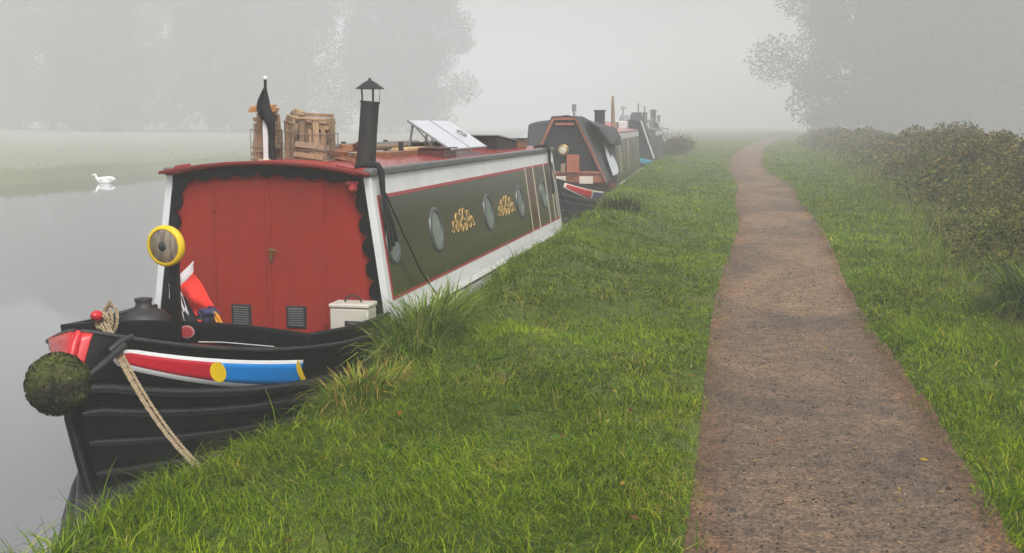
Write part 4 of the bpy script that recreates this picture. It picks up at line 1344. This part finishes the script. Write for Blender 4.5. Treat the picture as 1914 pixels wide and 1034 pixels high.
log_basket((-3.925, 9.20, RZ), .165, .24, .42, 'narrow kindling basket with orange boards on top, left of the furled black flag', 5, capboard=True)
log_basket((-3.71, 9.30, RZ - .0), .12, .24, .40, 'slim leaning kindling basket right behind the furled black flag', 9, .3)
log_basket((-3.50, 9.22, RZ - .01), .27, .30, .38, 'widest kindling basket on the roof, between the black flag and the chimney', 6)
# loose wood beside
lw = empty('firewood_pile', (-3.31, 9.42, RZ - .02))
tag(lw, 'small loose heap of split orange brown wood at the foot of the widest kindling basket', 'firewood')
for k in range(7):
    mb = MB(); g_ = random.uniform(.7, 1.1); mb.col = (g_ * 1.1, g_ * .7, g_ * .5)
    mb.box((random.uniform(-.06, .10), random.uniform(-.12, .12), .03 + .02 * k), (random.uniform(.04, .07), .18, .035), (random.uniform(-.3, .3), random.uniform(-.4, .4), random.uniform(-1, 1)))
    mb.build('stick', [M['kindling']], lw, smooth=0, tint=True)

# ---- furled black flag on white pole
fp = empty('flagpole', (-3.845, 9.02, 1.79))
tag(fp, 'short flagpole on the red roof, white below, with a black flag furled around it', 'flagpole')
mb = MB(); mb.box((0, 0, .17), (.050, .050, .34)); mb.build('pole_base', ['white'], fp, bevel=.006)
mb = MB(); mb.box((0, 0, .012), (.12, .10, .024)); mb.build('foot_block', ['creamwood'], fp, bevel=.004)
mb = MB(); mb.tube([(0, 0, .30), (.0, 0, .66)], .012, 10); mb.build('pole', ['black'], fp)
mb = MB(); mb.lathe([(.001, -.02), (.016, -.012), (.021, 0), (.016, .013), (.001, .02)], (0, 0, .675), 16); mb.build('finial', ['white'], fp, smooth=60)
mb = MB(); P = []
for i in range(25):
    u = i / 24; z = .64 - .62 * u
    wv_ = .012 + .060 * smooth(.0, .42, u) * (1 - .50 * smooth(.42, .62, u))
    cx_ = .008 + .045 * smooth(.30, .65, u)
    row = []
    for k in range(17):
        a = 2 * math.pi * k / 16
        fold = 1 + .28 * math.sin(3 * a + 5 * u) + .15 * math.sin(5 * a - 9 * u)
        row.append((cx_ + wv_ * .62 * fold * math.cos(a), -.02 + wv_ * .55 * fold * math.sin(a), z - .02 * math.cos(a)))
    P.append(row)
mb.grid(P); mb.build('furled_cloth', ['cloth_black'], fp, smooth=80)
mb = MB()
mb.grid([[(-.005 - .055 * v * math.sin(u * 3.0) , -.03 - .02 * v, .60 - .24 * u - .03 * v) for v in (0, .5, 1)] for u in [k / 8 for k in range(9)]])
mb.build('flag_corner', ['cloth_black'], fp, smooth=70, solid=.004)

# ---- poles and planks on roof
def rack(y, label):
    r = empty('roof_rack', (-3.6, y, RZ - .01)); tag(r, label, 'roof rack')
    mb = MB(); mb.box((0, 0, .02), (.62, .05, .03)); mb.build('crossbar', ['blackmatt'], r, bevel=.004)
    for x in (-.29, .29):
        mb = MB(); mb.box((x, 0, .075), (.04, .05, .14)); mb.build('upright', ['blackmatt'], r, bevel=.004)
rack(11.0, 'dark wooden pole rack on the red roof, nearer the chimney')
rack(12.35, 'dark wooden pole rack on the red roof, nearer the solar panels')
def rpole(x, y0, y1, z, r, mat, label, name='boat_pole', z1=None):
    o = MB().tube([(0, y0 - y1 and 0, 0), (0, y1 - y0, (z1 or z) - z)], r, 12).build(name, [mat], smooth=50)
    o.location = (x, y0, z); tag(o, label, 'pole')
rpole(-3.50, 10.05, 13.3, RZ + .085, .030, 'plank', 'thick weathered brown pole lying along the roof rack nearest the towpath')
rpole(-3.60, 10.2, 13.9, RZ + .07, .022, 'varnish', 'thinner varnished pole lying in the middle of the roof rack')
rpole(-3.72, 9.95, 13.0, RZ + .09, .034, 'greyrail', 'grey pole lying on the canal side of the roof rack')
o = MB().box((0, 0, 0), (.17, 1.5, .035)).build('boat_plank', ['creamwood'], bevel=.004); o.location = (-3.37, 11.85, RZ + .055); o.rotation_euler = (0, 0, .02)
tag(o, 'pale pine plank lying on the roof beside the poles', 'plank')
o = MB().box((0, 0, 0), (.20, 1.0, .08)).build('boat_plank', ['varnish'], bevel=.006); o.location = (-3.35, 10.9, RZ + .01)
tag(o, 'short dark plank lying on the red roof behind the chimney', 'plank')
o = MB().tube([(0, 0, 0), (0, 0, .13)], .006, 8).build('aerial', ['blackmatt']); o.location = (-3.55, 10.6, RZ + .09)
tag(o, 'tiny black aerial stub sticking up between kindling and chimney', 'aerial')

# ---- solar panels
def solar(y, label, ring=False):
    r = empty('solar_panel', (-2.99, y, 1.80)); tag(r, label, 'solar panel', 'tilted solar panels on the red roof')
    a = Vector((0, 0, .03)); b = Vector((-.47, 0, .335))
    d = (b - a).normalized(); nrm = Vector((-d.z, 0, d.x)).normalized()
    if nrm.z < 0: nrm = -nrm
    q = Matrix((Vector((d.x, d.y, d.z)), Vector((0, 1, 0)), nrm)).transposed()
    c_ = (a + b) / 2
    fr = MB(); fr.box(c_, ((b - a).length, .80, .022), q); f_ = fr.build('panel_frame', ['steel'], r, bevel=.003)
    mb = MB(); mb.box(c_ + nrm * .0125, ((b - a).length - .03, .77, .003), q); mb.build('panel_glass', ['solar'], f_)
    if ring:
        mb = MB(); e = c_ + nrm * .019 + Vector((.02, .02, 0))
        mb.tube([e + d * (.055 * math.cos(t_)) + Vector((0, .09 * math.sin(t_), 0)) for t_ in [2 * math.pi * k / 28 for k in range(28)]], .008, 6, closed=True)
        mb.build('ring_mark', ['steel'], f_, smooth=60)
    mb = MB()
    for yy in (-.3, .3):
        mb.bar((b.x * .93, yy, b.z * .9), (b.x * .93 - .05, yy, .0), .02, .02); mb.bar((b.x * .93, yy, b.z * .9), (b.x * .35, yy, .0), .012, .012)
    mb.build('prop', ['steel'], r)
solar(12.12, 'white reflecting solar panel propped up on the roof, nearer to the chimney')
solar(12.98, 'white reflecting solar panel marked with a ring, farther from the chimney', True)
# dark crate below panels
def roof_box(loc, dims, mat, label, name='roof_box', lid=None, rot=0.0, lidrot=0.0):
    r = empty(name, loc, rot); tag(r, label, 'box')
    mb = MB(); mb.box((0, 0, dims[2] / 2), dims); mb.build('box_side', [mat], r, bevel=.005)
    mb = MB(); mb.box((0, 0, dims[2] + .012 + abs(lidrot) * dims[0] * .5), (dims[0] * 1.08, dims[1] * 1.05, .018), (0, lidrot, 0)); mb.build('lid', [lid or mat], r, bevel=.003)
roof_box((-3.14, 11.75, RZ - .05), (.26, .5, .10), 'maroon', 'low dark red box on the roof under the nearer solar panel')
wb = empty('solar_panel', (-3.38, 14.5, RZ - .02)); tag(wb, 'dark underside of a solar panel tilted the other way, past the two white ones', 'solar panel')
mb = MB(); mb.prism([(-.26, 0, 0), (-.26, 0, .165), (-.26, 1.9, .05), (-.26, 1.9, 0)], (.52, 0, 0)); mb.build('wedge_stand', ['blackmatt'], wb, bevel=.004)
mb = MB(); mb.prism([(-.29, -.12, .178), (-.29, -.12, .196), (-.29, 1.95, .073), (-.29, 1.95, .055)], (.58, 0, 0)); mb.build('panel_glass', ['steel'], wb, bevel=.003)
roof_box((-3.30, 16.1, RZ - .02), (.42, .65, .11), 'varnish', 'small red brown hatch box at the far end of the roof', lid='blackmatt')

# ---- hanging fender ropes / fenders on cabin side
def hanging(y, label, n, k):
    r = empty('hanging_strap', (B1X + HT, y, ZT + .04)); tag(r, label, 'strap')
    mb = MB()
    mb.tube([(-.16, .02, .035), (-.06, .0, .05), (.03, 0, .045), (.055, 0, .0), (.062, 0, -.10), (.064, .01, -.18)], [.017, .020, .024, .026, .024, .018], 8)
    mb.build('hook', ['cloth_black'], r, smooth=60)
    for j in range(n):
        mb = MB(); dx = .05 * j * k
        mb.tube([(.055, .0, -.12), (.085, .02 + dx, -.35), (.115, .03 + dx * 1.6, -.62 + .03 * j)], [.010, .012, .015], 7)
        mb.build('strap_end', ['cloth_black'], r, smooth=60)
    mb = MB(); mb.tube([(.06, .01, -.12), (.13, .28, -.48), (.19, .62, -.85), (.24, .95, -1.10)], .007, 6)
    mb.build('line', ['cloth_black'], r, smooth=60)
hanging(8.72, 'black strap and thin line hanging from the handrail at the red door end', 3, 1)
hanging(16.45, 'black strap hanging from the handrail at the far end of the green side', 2, 1)

# ------------------------------------------------------------------ BOAT 2
H2 = -R(2.2)
b2 = empty('narrowboat', (-4.02, 24.3, 0), -H2)
tag(b2, 'second narrowboat with an open dark canvas cratch, round brass lamp and red white bow stripe', 'narrowboat', 'narrowboats moored along the towpath')
L2 = 18.0
hull(b2, L2, 'black')
for side in (1, -1):
    side_strip(b2, 'cream_border', 'cream', .06, .62, lambda u: .03, lambda u: .14 + .16 * u ** .8, .0035, L2, side)
    side_strip(b2, 'crimson_field', 'crimson', .08, .40, lambda u: .05, lambda u: .12 + .10 * u ** .8, .007, L2, side)
    side_strip(b2, 'dark_blue_field', 'cloth_blue', .42, .60, lambda u: .06, lambda u: .22 + .04 * u, .007, L2, side)
deck(b2, 0, 1.8, -.01, 'varnish', L2, 'foredeck')
CF = 2.05
# cratch frame
def bar_obj(a, b, wd, th, mat, name, parent): 
    mb = MB(); mb.bar(a, b, wd, th, (0, 1, 0)); return mb.build(name, [mat], parent, bevel=.004)
tz, tw, bz, bw = 2.22, .26, .80, .93
bar_obj((-tw, CF, tz), (tw, CF, tz), .06, .06, 'orangewood', 'cratch_frame', b2)
for s_ in (-1, 1):
    bar_obj((s_ * tw, CF, tz), (s_ * bw, CF, bz), .06, .06, 'orangewood', 'cratch_frame', b2)
bar_obj((-bw * .88, CF, 1.02), (bw * .88, CF, 1.02), .05, .05, 'orangewood', 'cratch_frame', b2)
bar_obj((-.21, CF, 2.10), (.21, CF, 2.10), .05, .08, 'orangewood', 'cratch_frame', b2)
mb = MB(); mb.prism([(-bw, CF + .01, bz), (bw, CF + .01, bz), (.86, CF + .01, 1.0), (-.86, CF + .01, 1.0)], (0, .03, 0)); mb.build('lower_board', ['orangewood'], b2)
mb = MB(); mb.prism([(-.86, CF + .05, 1.0), (.86, CF + .05, 1.0), (tw, CF + .05, tz - .04), (-tw, CF + .05, tz - .04)], (0, .02, 0)); mb.build('dark_screen', ['cloth_black'], b2)
q = Matrix.Rotation(R(90), 3, 'X')
mb = MB(); mb.lathe([(.10, 0), (.13, .03), (.13, .06), (.11, .075)], (-.03, CF - .02, 1.52), 28, q); r_l = mb.build('brass_lamp_rim', ['brass'], b2, smooth=50)
mb = MB(); mb.lathe([(.11, .07), (.001, .09)], (-.03, CF - .02, 1.52), 24, q); mb.build('lamp_glass', ['cream'], r_l, smooth=60)
mb = MB(); mb.box((.20, CF - .10, 1.22), (.28, .10, .40)); mb.build('red_locker', ['orangewood'], b2, bevel=.01)
mb = MB(); mb.box((-.02, CF - .12, 1.12), (.10, .08, .20)); mb.build('brown_box', ['plank'], b2, bevel=.01)
for x, w_, mt in ((-.05, .22, 'ivory'), (.52, .30, 'ivory'), (-.55, .2, 'cream')):
    mb = MB(); mb.box((x, CF - .28, .86), (w_, .16, .16)); mb.build('pale_box', [mt], b2, bevel=.01)
for x in (-.42, -.36, -.3, -.5):
    mb = MB(); mb.tube([(x, .9, .80), (x + .03, .85, .98)], [.02, .035], 8); mb.build('painted_jug', ['yellow' if x < -.4 else 'orangewood'], b2)
# canvas: ridge back from the frame, sides dropping to gunwale
mb = MB()
def ring_(y, k, sag=0):
    return [(-bw * k - .02, y, bz - .05), (-(tw + .31) * k, y, 1.55 - sag), (-tw * k - .02, y, tz + .04), (0, y, tz + .06 - sag), (tw * k + .02, y, tz + .04), ((tw + .31) * k, y, 1.55 - sag), (bw * k + .02, y, bz - .05)]
P = [ring_(CF - .05, 1.0), ring_(CF + .25, 1.02, .02), ring_(CF + .9, 1.04, .03)]
P.append([(-.96, CF + 1.9, .70), (-.86, CF + 1.9, 1.60), (-.62, CF + 1.9, 2.05), (0, CF + 1.9, 2.14), (.62, CF + 1.9, 2.05), (.86, CF + 1.9, 1.60), (.96, CF + 1.9, .70)])
P.append([(-.98, CF + 3.1, .66), (-.88, CF + 3.1, 1.65), (-.78, CF + 3.1, 1.93), (0, CF + 3.1, 2.02), (.78, CF + 3.1, 1.93), (.88, CF + 3.1, 1.65), (.98, CF + 3.1, .66)])
def dens(P, a=5, b=4):
    out_ = []
    A = [[Vector(p_) for p_ in row] for row in P]
    for i in range(len(A) - 1):
        for k in range(a):
            u = k / a; row = []
            for j in range(len(A[0]) - 1):
                for l in range(b):
                    v = l / b
                    row.append((A[i][j] * (1 - v) + A[i][j + 1] * v) * (1 - u) + (A[i + 1][j] * (1 - v) + A[i + 1][j + 1] * v) * u)
            row.append(A[i][-1] * (1 - u) + A[i + 1][-1] * u)
            out_.append(row)
    return out_
D = dens(P)
for i, row in enumerate(D):
    for j, p_ in enumerate(row):
        p_ += Vector((.015 * math.sin(i * 1.3 + j * .7), 0, .02 * math.sin(i * .9 + j * 1.1)))
mb.grid(D); mb.build('canvas_cover', ['tarp'], b2, smooth=50, solid=.01)
mb = MB(); mb.prism([(-.28, CF + .06, 2.20), (-.62, CF + .06, 2.16), (-.84, CF + .06, 2.10), (-.88, CF + .06, 1.62), (-.82, CF + .06, 1.50), (-.66, CF + .06, 1.40), (-.56, CF + .06, 1.60)], (0, .7, 0))
mb.build('bundled_canvas', ['tarp'], b2, bevel=.05)
# rolled flap hanging out to the canal side and heavy folds by the towpath
def flap(pts, name='canvas_flap'):
    mb = MB(); D = dens(pts, 4, 4)
    for i, row in enumerate(D):
        for j, p_ in enumerate(row): p_ += Vector((.02 * math.sin(i * 2.1 + j), .03 * math.sin(j * 1.7 + i), .015 * math.sin(i + j * 2.2)))
    mb.grid(D); return mb.build(name, ['tarp'], b2, smooth=60, solid=.02)
flap([[(.42, CF + .5, 2.18), (.50, CF + 3.2, 2.12)], [(.72, CF + .6, 2.02), (.90, CF + 3.2, 2.00)], [(.90, CF + .8, 1.72), (1.02, CF + 3.2, 1.78)], [(.98, CF + 1.1, 1.58), (1.04, CF + 3.2, 1.52)]])
# milky side window in canvas
mb = MB()
ol = [(.05, 0), (.0, .5), (.12, .95), (.35, 1.0), (.75, .75), (.98, .42), (1.0, .08), (.6, .0)]
pts = []
for u, v in ol:
    y = CF + 1.15 + 1.6 * u; z = .90 + .78 * v
    x = .96 + (.70 - .96) * ((z - .78) / .8) + .075 + .04 * u
    pts.append((x, y, z))
mb.prism(pts, (.012, 0, 0)); mb.build('canvas_window', ['clearpanel'], b2)
# cabin of boat 2
C0, C1 = 5.2, 16.2
def side2(name, mat, y0, y1, z0, z1, off, parent=b2, side=1):
    def xx(z): return side * (.97 - .10 * (z - .6) / 1.3 + off)
    mb = MB(); mb.add([(xx(z0), y0, z0), (xx(z0), y1, z0), (xx(z1), y1, z1), (xx(z1), y0, z1), (xx(z0) - side * .02, y0, z0), (xx(z0) - side * .02, y1, z0), (xx(z1) - side * .02, y1, z1), (xx(z1) - side * .02, y0, z1)],
      [(0, 1, 2, 3), (7, 6, 5, 4), (0, 4, 5, 1), (3, 2, 6, 7), (0, 3, 7, 4), (1, 5, 6, 2)])
    return mb.build(name, [mat], parent, smooth=0)
for sd_ in (1, -1):
    side2('cabin_side', 'weedgreen', C0, C1, .58, 1.90, 0, side=sd_)
    side2('white_band', 'whitedirty', C0 + .02, C1, 1.70, 1.91, .004, side=sd_)
    side2('white_gunwale_band', 'whitedirty', C0 - .3, C1 + .1, .38, .62, .075, side=sd_)
    for k, y in enumerate([6.0, 7.0, 8.1, 9.2, 10.3, 11.5, 12.6, 13.8]):
        side2('side_window' if k % 2 == 0 else 'timber_slat', 'glassdark' if k % 2 == 0 else 'plank', y, y + (.5 if k % 2 == 0 else .12), .85, 1.62, .006, side=sd_)
        if k in (1, 4): side2('cream_line', 'cream', y - .09, y - .05, .75, 1.66, .006, side=sd_)
mb = MB(); P = [[(u * .89, y, 1.89 + .08 * (1 - u * u)) for u in [-1 + k / 5 for k in range(11)]] for y in (C0, 8, 11, C1)]
mb.grid(P); mb.build('roof', ['pink'], b2, smooth=40, solid=.03)
mb = MB(); mb.prism([(-.96, C0 - .02, .4), (.96, C0 - .02, .4), (.86, C0 - .02, 1.90), (0, C0 - .02, 1.96), (-.86, C0 - .02, 1.90)], (0, .03, 0)); mb.build('bulkhead', ['varnish'], b2)
mb = MB(); mb.prism([(-.96, C1 - .02, .4), (.96, C1 - .02, .4), (.86, C1 - .02, 1.90), (0, C1 - .02, 1.96), (-.86, C1 - .02, 1.90)], (0, .03, 0)); mb.build('aft_bulkhead', ['varnish'], b2)
mb = MB(); mb.tube([(.42, 6.2, 1.95), (.42, 6.2, 2.46)], .135, 16); mb.lathe([(.16, 0), (.16, .04)], (.42, 6.2, 2.42), 16); mb.build('chimney', ['blackmatt'], b2, smooth=40)
mb = MB(); mb.tube([(.72, 7.0, 1.9), (.70, 7.0, 2.3), (.69, 7.0, 2.83)], [.055, .05, .03], 10); mb.build('mast', ['plank'], b2, smooth=50)
mb = MB(); mb.tube([(-.18, 5.6, 1.95), (-.18, 5.6, 2.42)], .03, 8); mb.tube([(-.18, 5.6, 2.42), (-.18, 5.6, 2.60)], .055, 10); mb.build('thin_flue', ['steel'], b2, smooth=50)
for (x, y, w_, d_, h_, mt, nm) in [(.35, 9.5, .5, .9, .20, 'pink', 'roof_locker'), (.1, 12.0, .7, 1.4, .22, 'tarp', 'covered_heap'), (.5, 13.6, .35, .6, .26, 'whitedirty', 'roof_locker')]:
    mb = MB(); mb.box((x, y, 1.94 + h_ / 2), (w_, d_, h_)); mb.build(nm, [mt], b2, bevel=.03)

# ------------------------------------------------------------------ BOAT 3, BOAT 4
def far_boat(loc, rz, label, blue, L, pale):
    b = empty('narrowboat', loc, rz)
    tag(b, label, 'narrowboat', 'narrowboats moored along the towpath')
    hull(b, L, 'black')
    deck(b, 0, 1.8, -.01, 'blackmatt', L, 'foredeck')
    if blue:
        side_strip(b, 'pale_blue_panel', 'skyblue', .10, .60, lambda u: .02 + .03 * (1 - u), lambda u: .22 + .08 * u, .006, L, 1)
    mb = MB(); P = []
    prof = [(-.96, .62), (-.80, 1.5), (-.42, 2.20), (0, 2.26), (.42, 2.20), (.80, 1.5), (.96, .62)]
    for y in (1.9, 2.6, 3.8, 5.4):
        k = 0 if y < 3.5 else (y - 3.5) * .05
        P.append([Vector((x * (1 + k), y, z - k)) for x, z in prof])
    D = dens(P, 4, 3)
    for i, row in enumerate(D):
        for j, p_ in enumerate(row): p_ += Vector((0, 0, .03 * math.sin(i + j * 1.4)))
    mb.grid(D); mb.build('canvas_cover', ['pale' if pale else 'tarp'], b, smooth=50, solid=.02)
    mb = MB(); mb.prism([(x, 1.92, z) for x, z in prof], (0, .03, 0)); mb.build('cratch_board', ['cloth_black' if not pale else 'tarp'], b)
    for s_ in (-1, 1):
        mb = MB(); mb.bar((s_ * .42, 1.86, 2.24), (s_ * .98, 1.86, .70), .06, .05, (0, 1, 0)); mb.build('cratch_frame', ['whitedirty'], b)
    for side in (1, -1):
        side2('cabin_side', 'tarp' if not pale else 'pale', 5.3, L - 3.5, .58, 1.82, 0, b, side)
        side2('pale_stripe', 'whitedirty', 5.3, L - 3.5, 1.60, 1.83, .006, b, side)
    mb = MB(); P = [[(u * .89, y, 1.82 + .08 * (1 - u * u)) for u in [-1 + k / 5 for k in range(11)]] for y in (5.2, 8, L - 3.5)]
    mb.grid(P); mb.build('roof', ['greyrail'], b, smooth=40, solid=.03)
    mb = MB(); mb.tube([(.35, 6.4, 1.85), (.35, 6.4, 2.55)], .10, 12); mb.lathe([(.17, 0), (.15, .04), (.02, .10)], (.35, 6.4, 2.55), 14); mb.build('chimney', ['greyrail'], b, smooth=40)
    return b
b3 = far_boat((-4.78, 46.8, 0), R(2.0), 'third narrowboat in the mist, dark canvas bow with a pale blue side panel', True, 16.5, False)
for (x, y, w_, d_, h_, mt, nm) in [(-.3, 3.0, .5, .8, .30, 'pale', 'roof_heap'), (.1, 4.2, .6, .8, .42, 'tarp', 'roof_heap')]:
    mb = MB(); mb.box((x, y, 2.18 + h_ / 2), (w_, d_, h_), None, .7); mb.build(nm, [mt], b3, bevel=.06)
mb = MB(); mb.tube([(-.35, 2.4, 2.2), (-.35, 2.4, 2.75)], .03, 8); mb.lathe([(.12, 0), (.10, .08), (.02, .12)], (-.35, 2.4, 2.72), 10); mb.build('chimney', ['pale'], b3)
for x, h_ in ((.15, 2.98), (.42, 2.86)):
    mb = MB(); mb.tube([(x, 4.6, 2.3), (x, 4.6, h_)], .028, 8); mb.build('mast', ['greyrail'], b3)
for (x, y, z, w_, d_, h_, mt) in [(.2, 7.5, 1.86, .5, 1.1, .30, 'pale'), (-.2, 9.2, 1.86, .8, 1.3, .22, 'tarp'), (.35, 11.0, 1.86, .3, .5, .45, 'greyrail')]:
    mb = MB(); mb.box((x, y, z + h_ / 2), (w_, d_, h_), (0, 0, .2), .8); mb.build('roof_heap', [mt], b3, bevel=.05)
mb = MB(); mb.bar((.3, 8.2, 2.0), (.55, 10.4, 2.42), .05, .05); mb.build('leaning_pole', ['plank'], b3)
b4 = far_boat((-5.45, 65.0, 0), R(3.0), 'farthest narrowboat, a pale grey shape almost lost in the fog', False, 15, True)
mb = MB(); mb.tube([(.1, 3.6, 2.2), (.1, 3.6, 2.85)], .16, 12); mb.lathe([(.26, 0), (.22, .05), (.03, .12)], (.1, 3.6, 2.82), 12); mb.build('chimney', ['tarp'], b4, smooth=40)

# ------------------------------------------------------------------ swan
sw = empty('swan', (-22.7, 38.6, 0), R(8), scale=.74)
tag(sw, 'white swan floating on the canal near the far bank', 'swan')
me = bpy.data.meshes.new('body')
pts = [((0, 0, .10), .20), ((.22, 0, .12), .17), ((.42, 0, .17), .08), ((.56, 0, .21), .02), ((-.20, 0, .13), .17), ((-.34, 0, .20), .10), ((-.40, 0, .30), .05), ((-.41, 0, .39), .038), ((-.48, 0, .43), .042), ((-.56, 0, .39), .035), ((-.61, 0, .34), .02)]
me.from_pydata([p_[0] for p_ in pts], [(0, 1), (1, 2), (2, 3), (0, 4), (4, 5), (5, 6), (6, 7), (7, 8), (8, 9), (9, 10)], [])
o = bpy.data.objects.new('body', me); link(o, sw)
me.materials.append(M['swan'])
sk = o.modifiers.new('skin', 'SKIN'); sk.use_smooth_shade = True
for i, (_, r) in enumerate(pts):
    me.skin_vertices[0].data[i].radius = (r * (1.0 if i > 5 else .95), r)
me.skin_vertices[0].data[0].use_root = True
o.modifiers.new('sub', 'SUBSURF').render_levels = 2
for s_ in (-1, 1):
    mb = MB(); P = []
    for i in range(9):
        u = i / 8; P.append([(-.18 + .62 * u, s_ * (.17 - .06 * u + .02 * math.sin(v * 3)), .12 + .16 * math.sin(v * 2.2) * math.sin(.35 + u * 2.2) + .05 * u) for v in [k / 6 for k in range(7)]])
    mb.grid(P); mb.build('wing', ['swan'], sw, smooth=70, solid=.03)
mb = MB(); mb.tube([(-.59, 0, .355), (-.65, 0, .31), (-.68, 0, .285)], [.022, .017, .008], 10); mb.build('beak', ['beak'], sw, smooth=60)

# ------------------------------------------------------------------ haze
m = bpy.data.materials.new('fog_volume'); m.use_nodes = True
t = m.node_tree; t.nodes.clear()
out = t.nodes.new('ShaderNodeOutputMaterial'); pv = t.nodes.new('ShaderNodeVolumePrincipled')
pv.inputs['Color'].default_value = (.965, .966, .98, 1)
pv.inputs['Density'].default_value = .0070
pv.inputs['Anisotropy'].default_value = .0
t.links.new(pv.outputs[0], out.inputs['Volume'])
mb = MB(); mb.box((-25, 280, 16.5), (640, 700, 37.0))
o = mb.build('haze', [m], smooth=0)
tag(o, 'thick pale morning fog hanging over the canal', 'fog', kind='stuff')
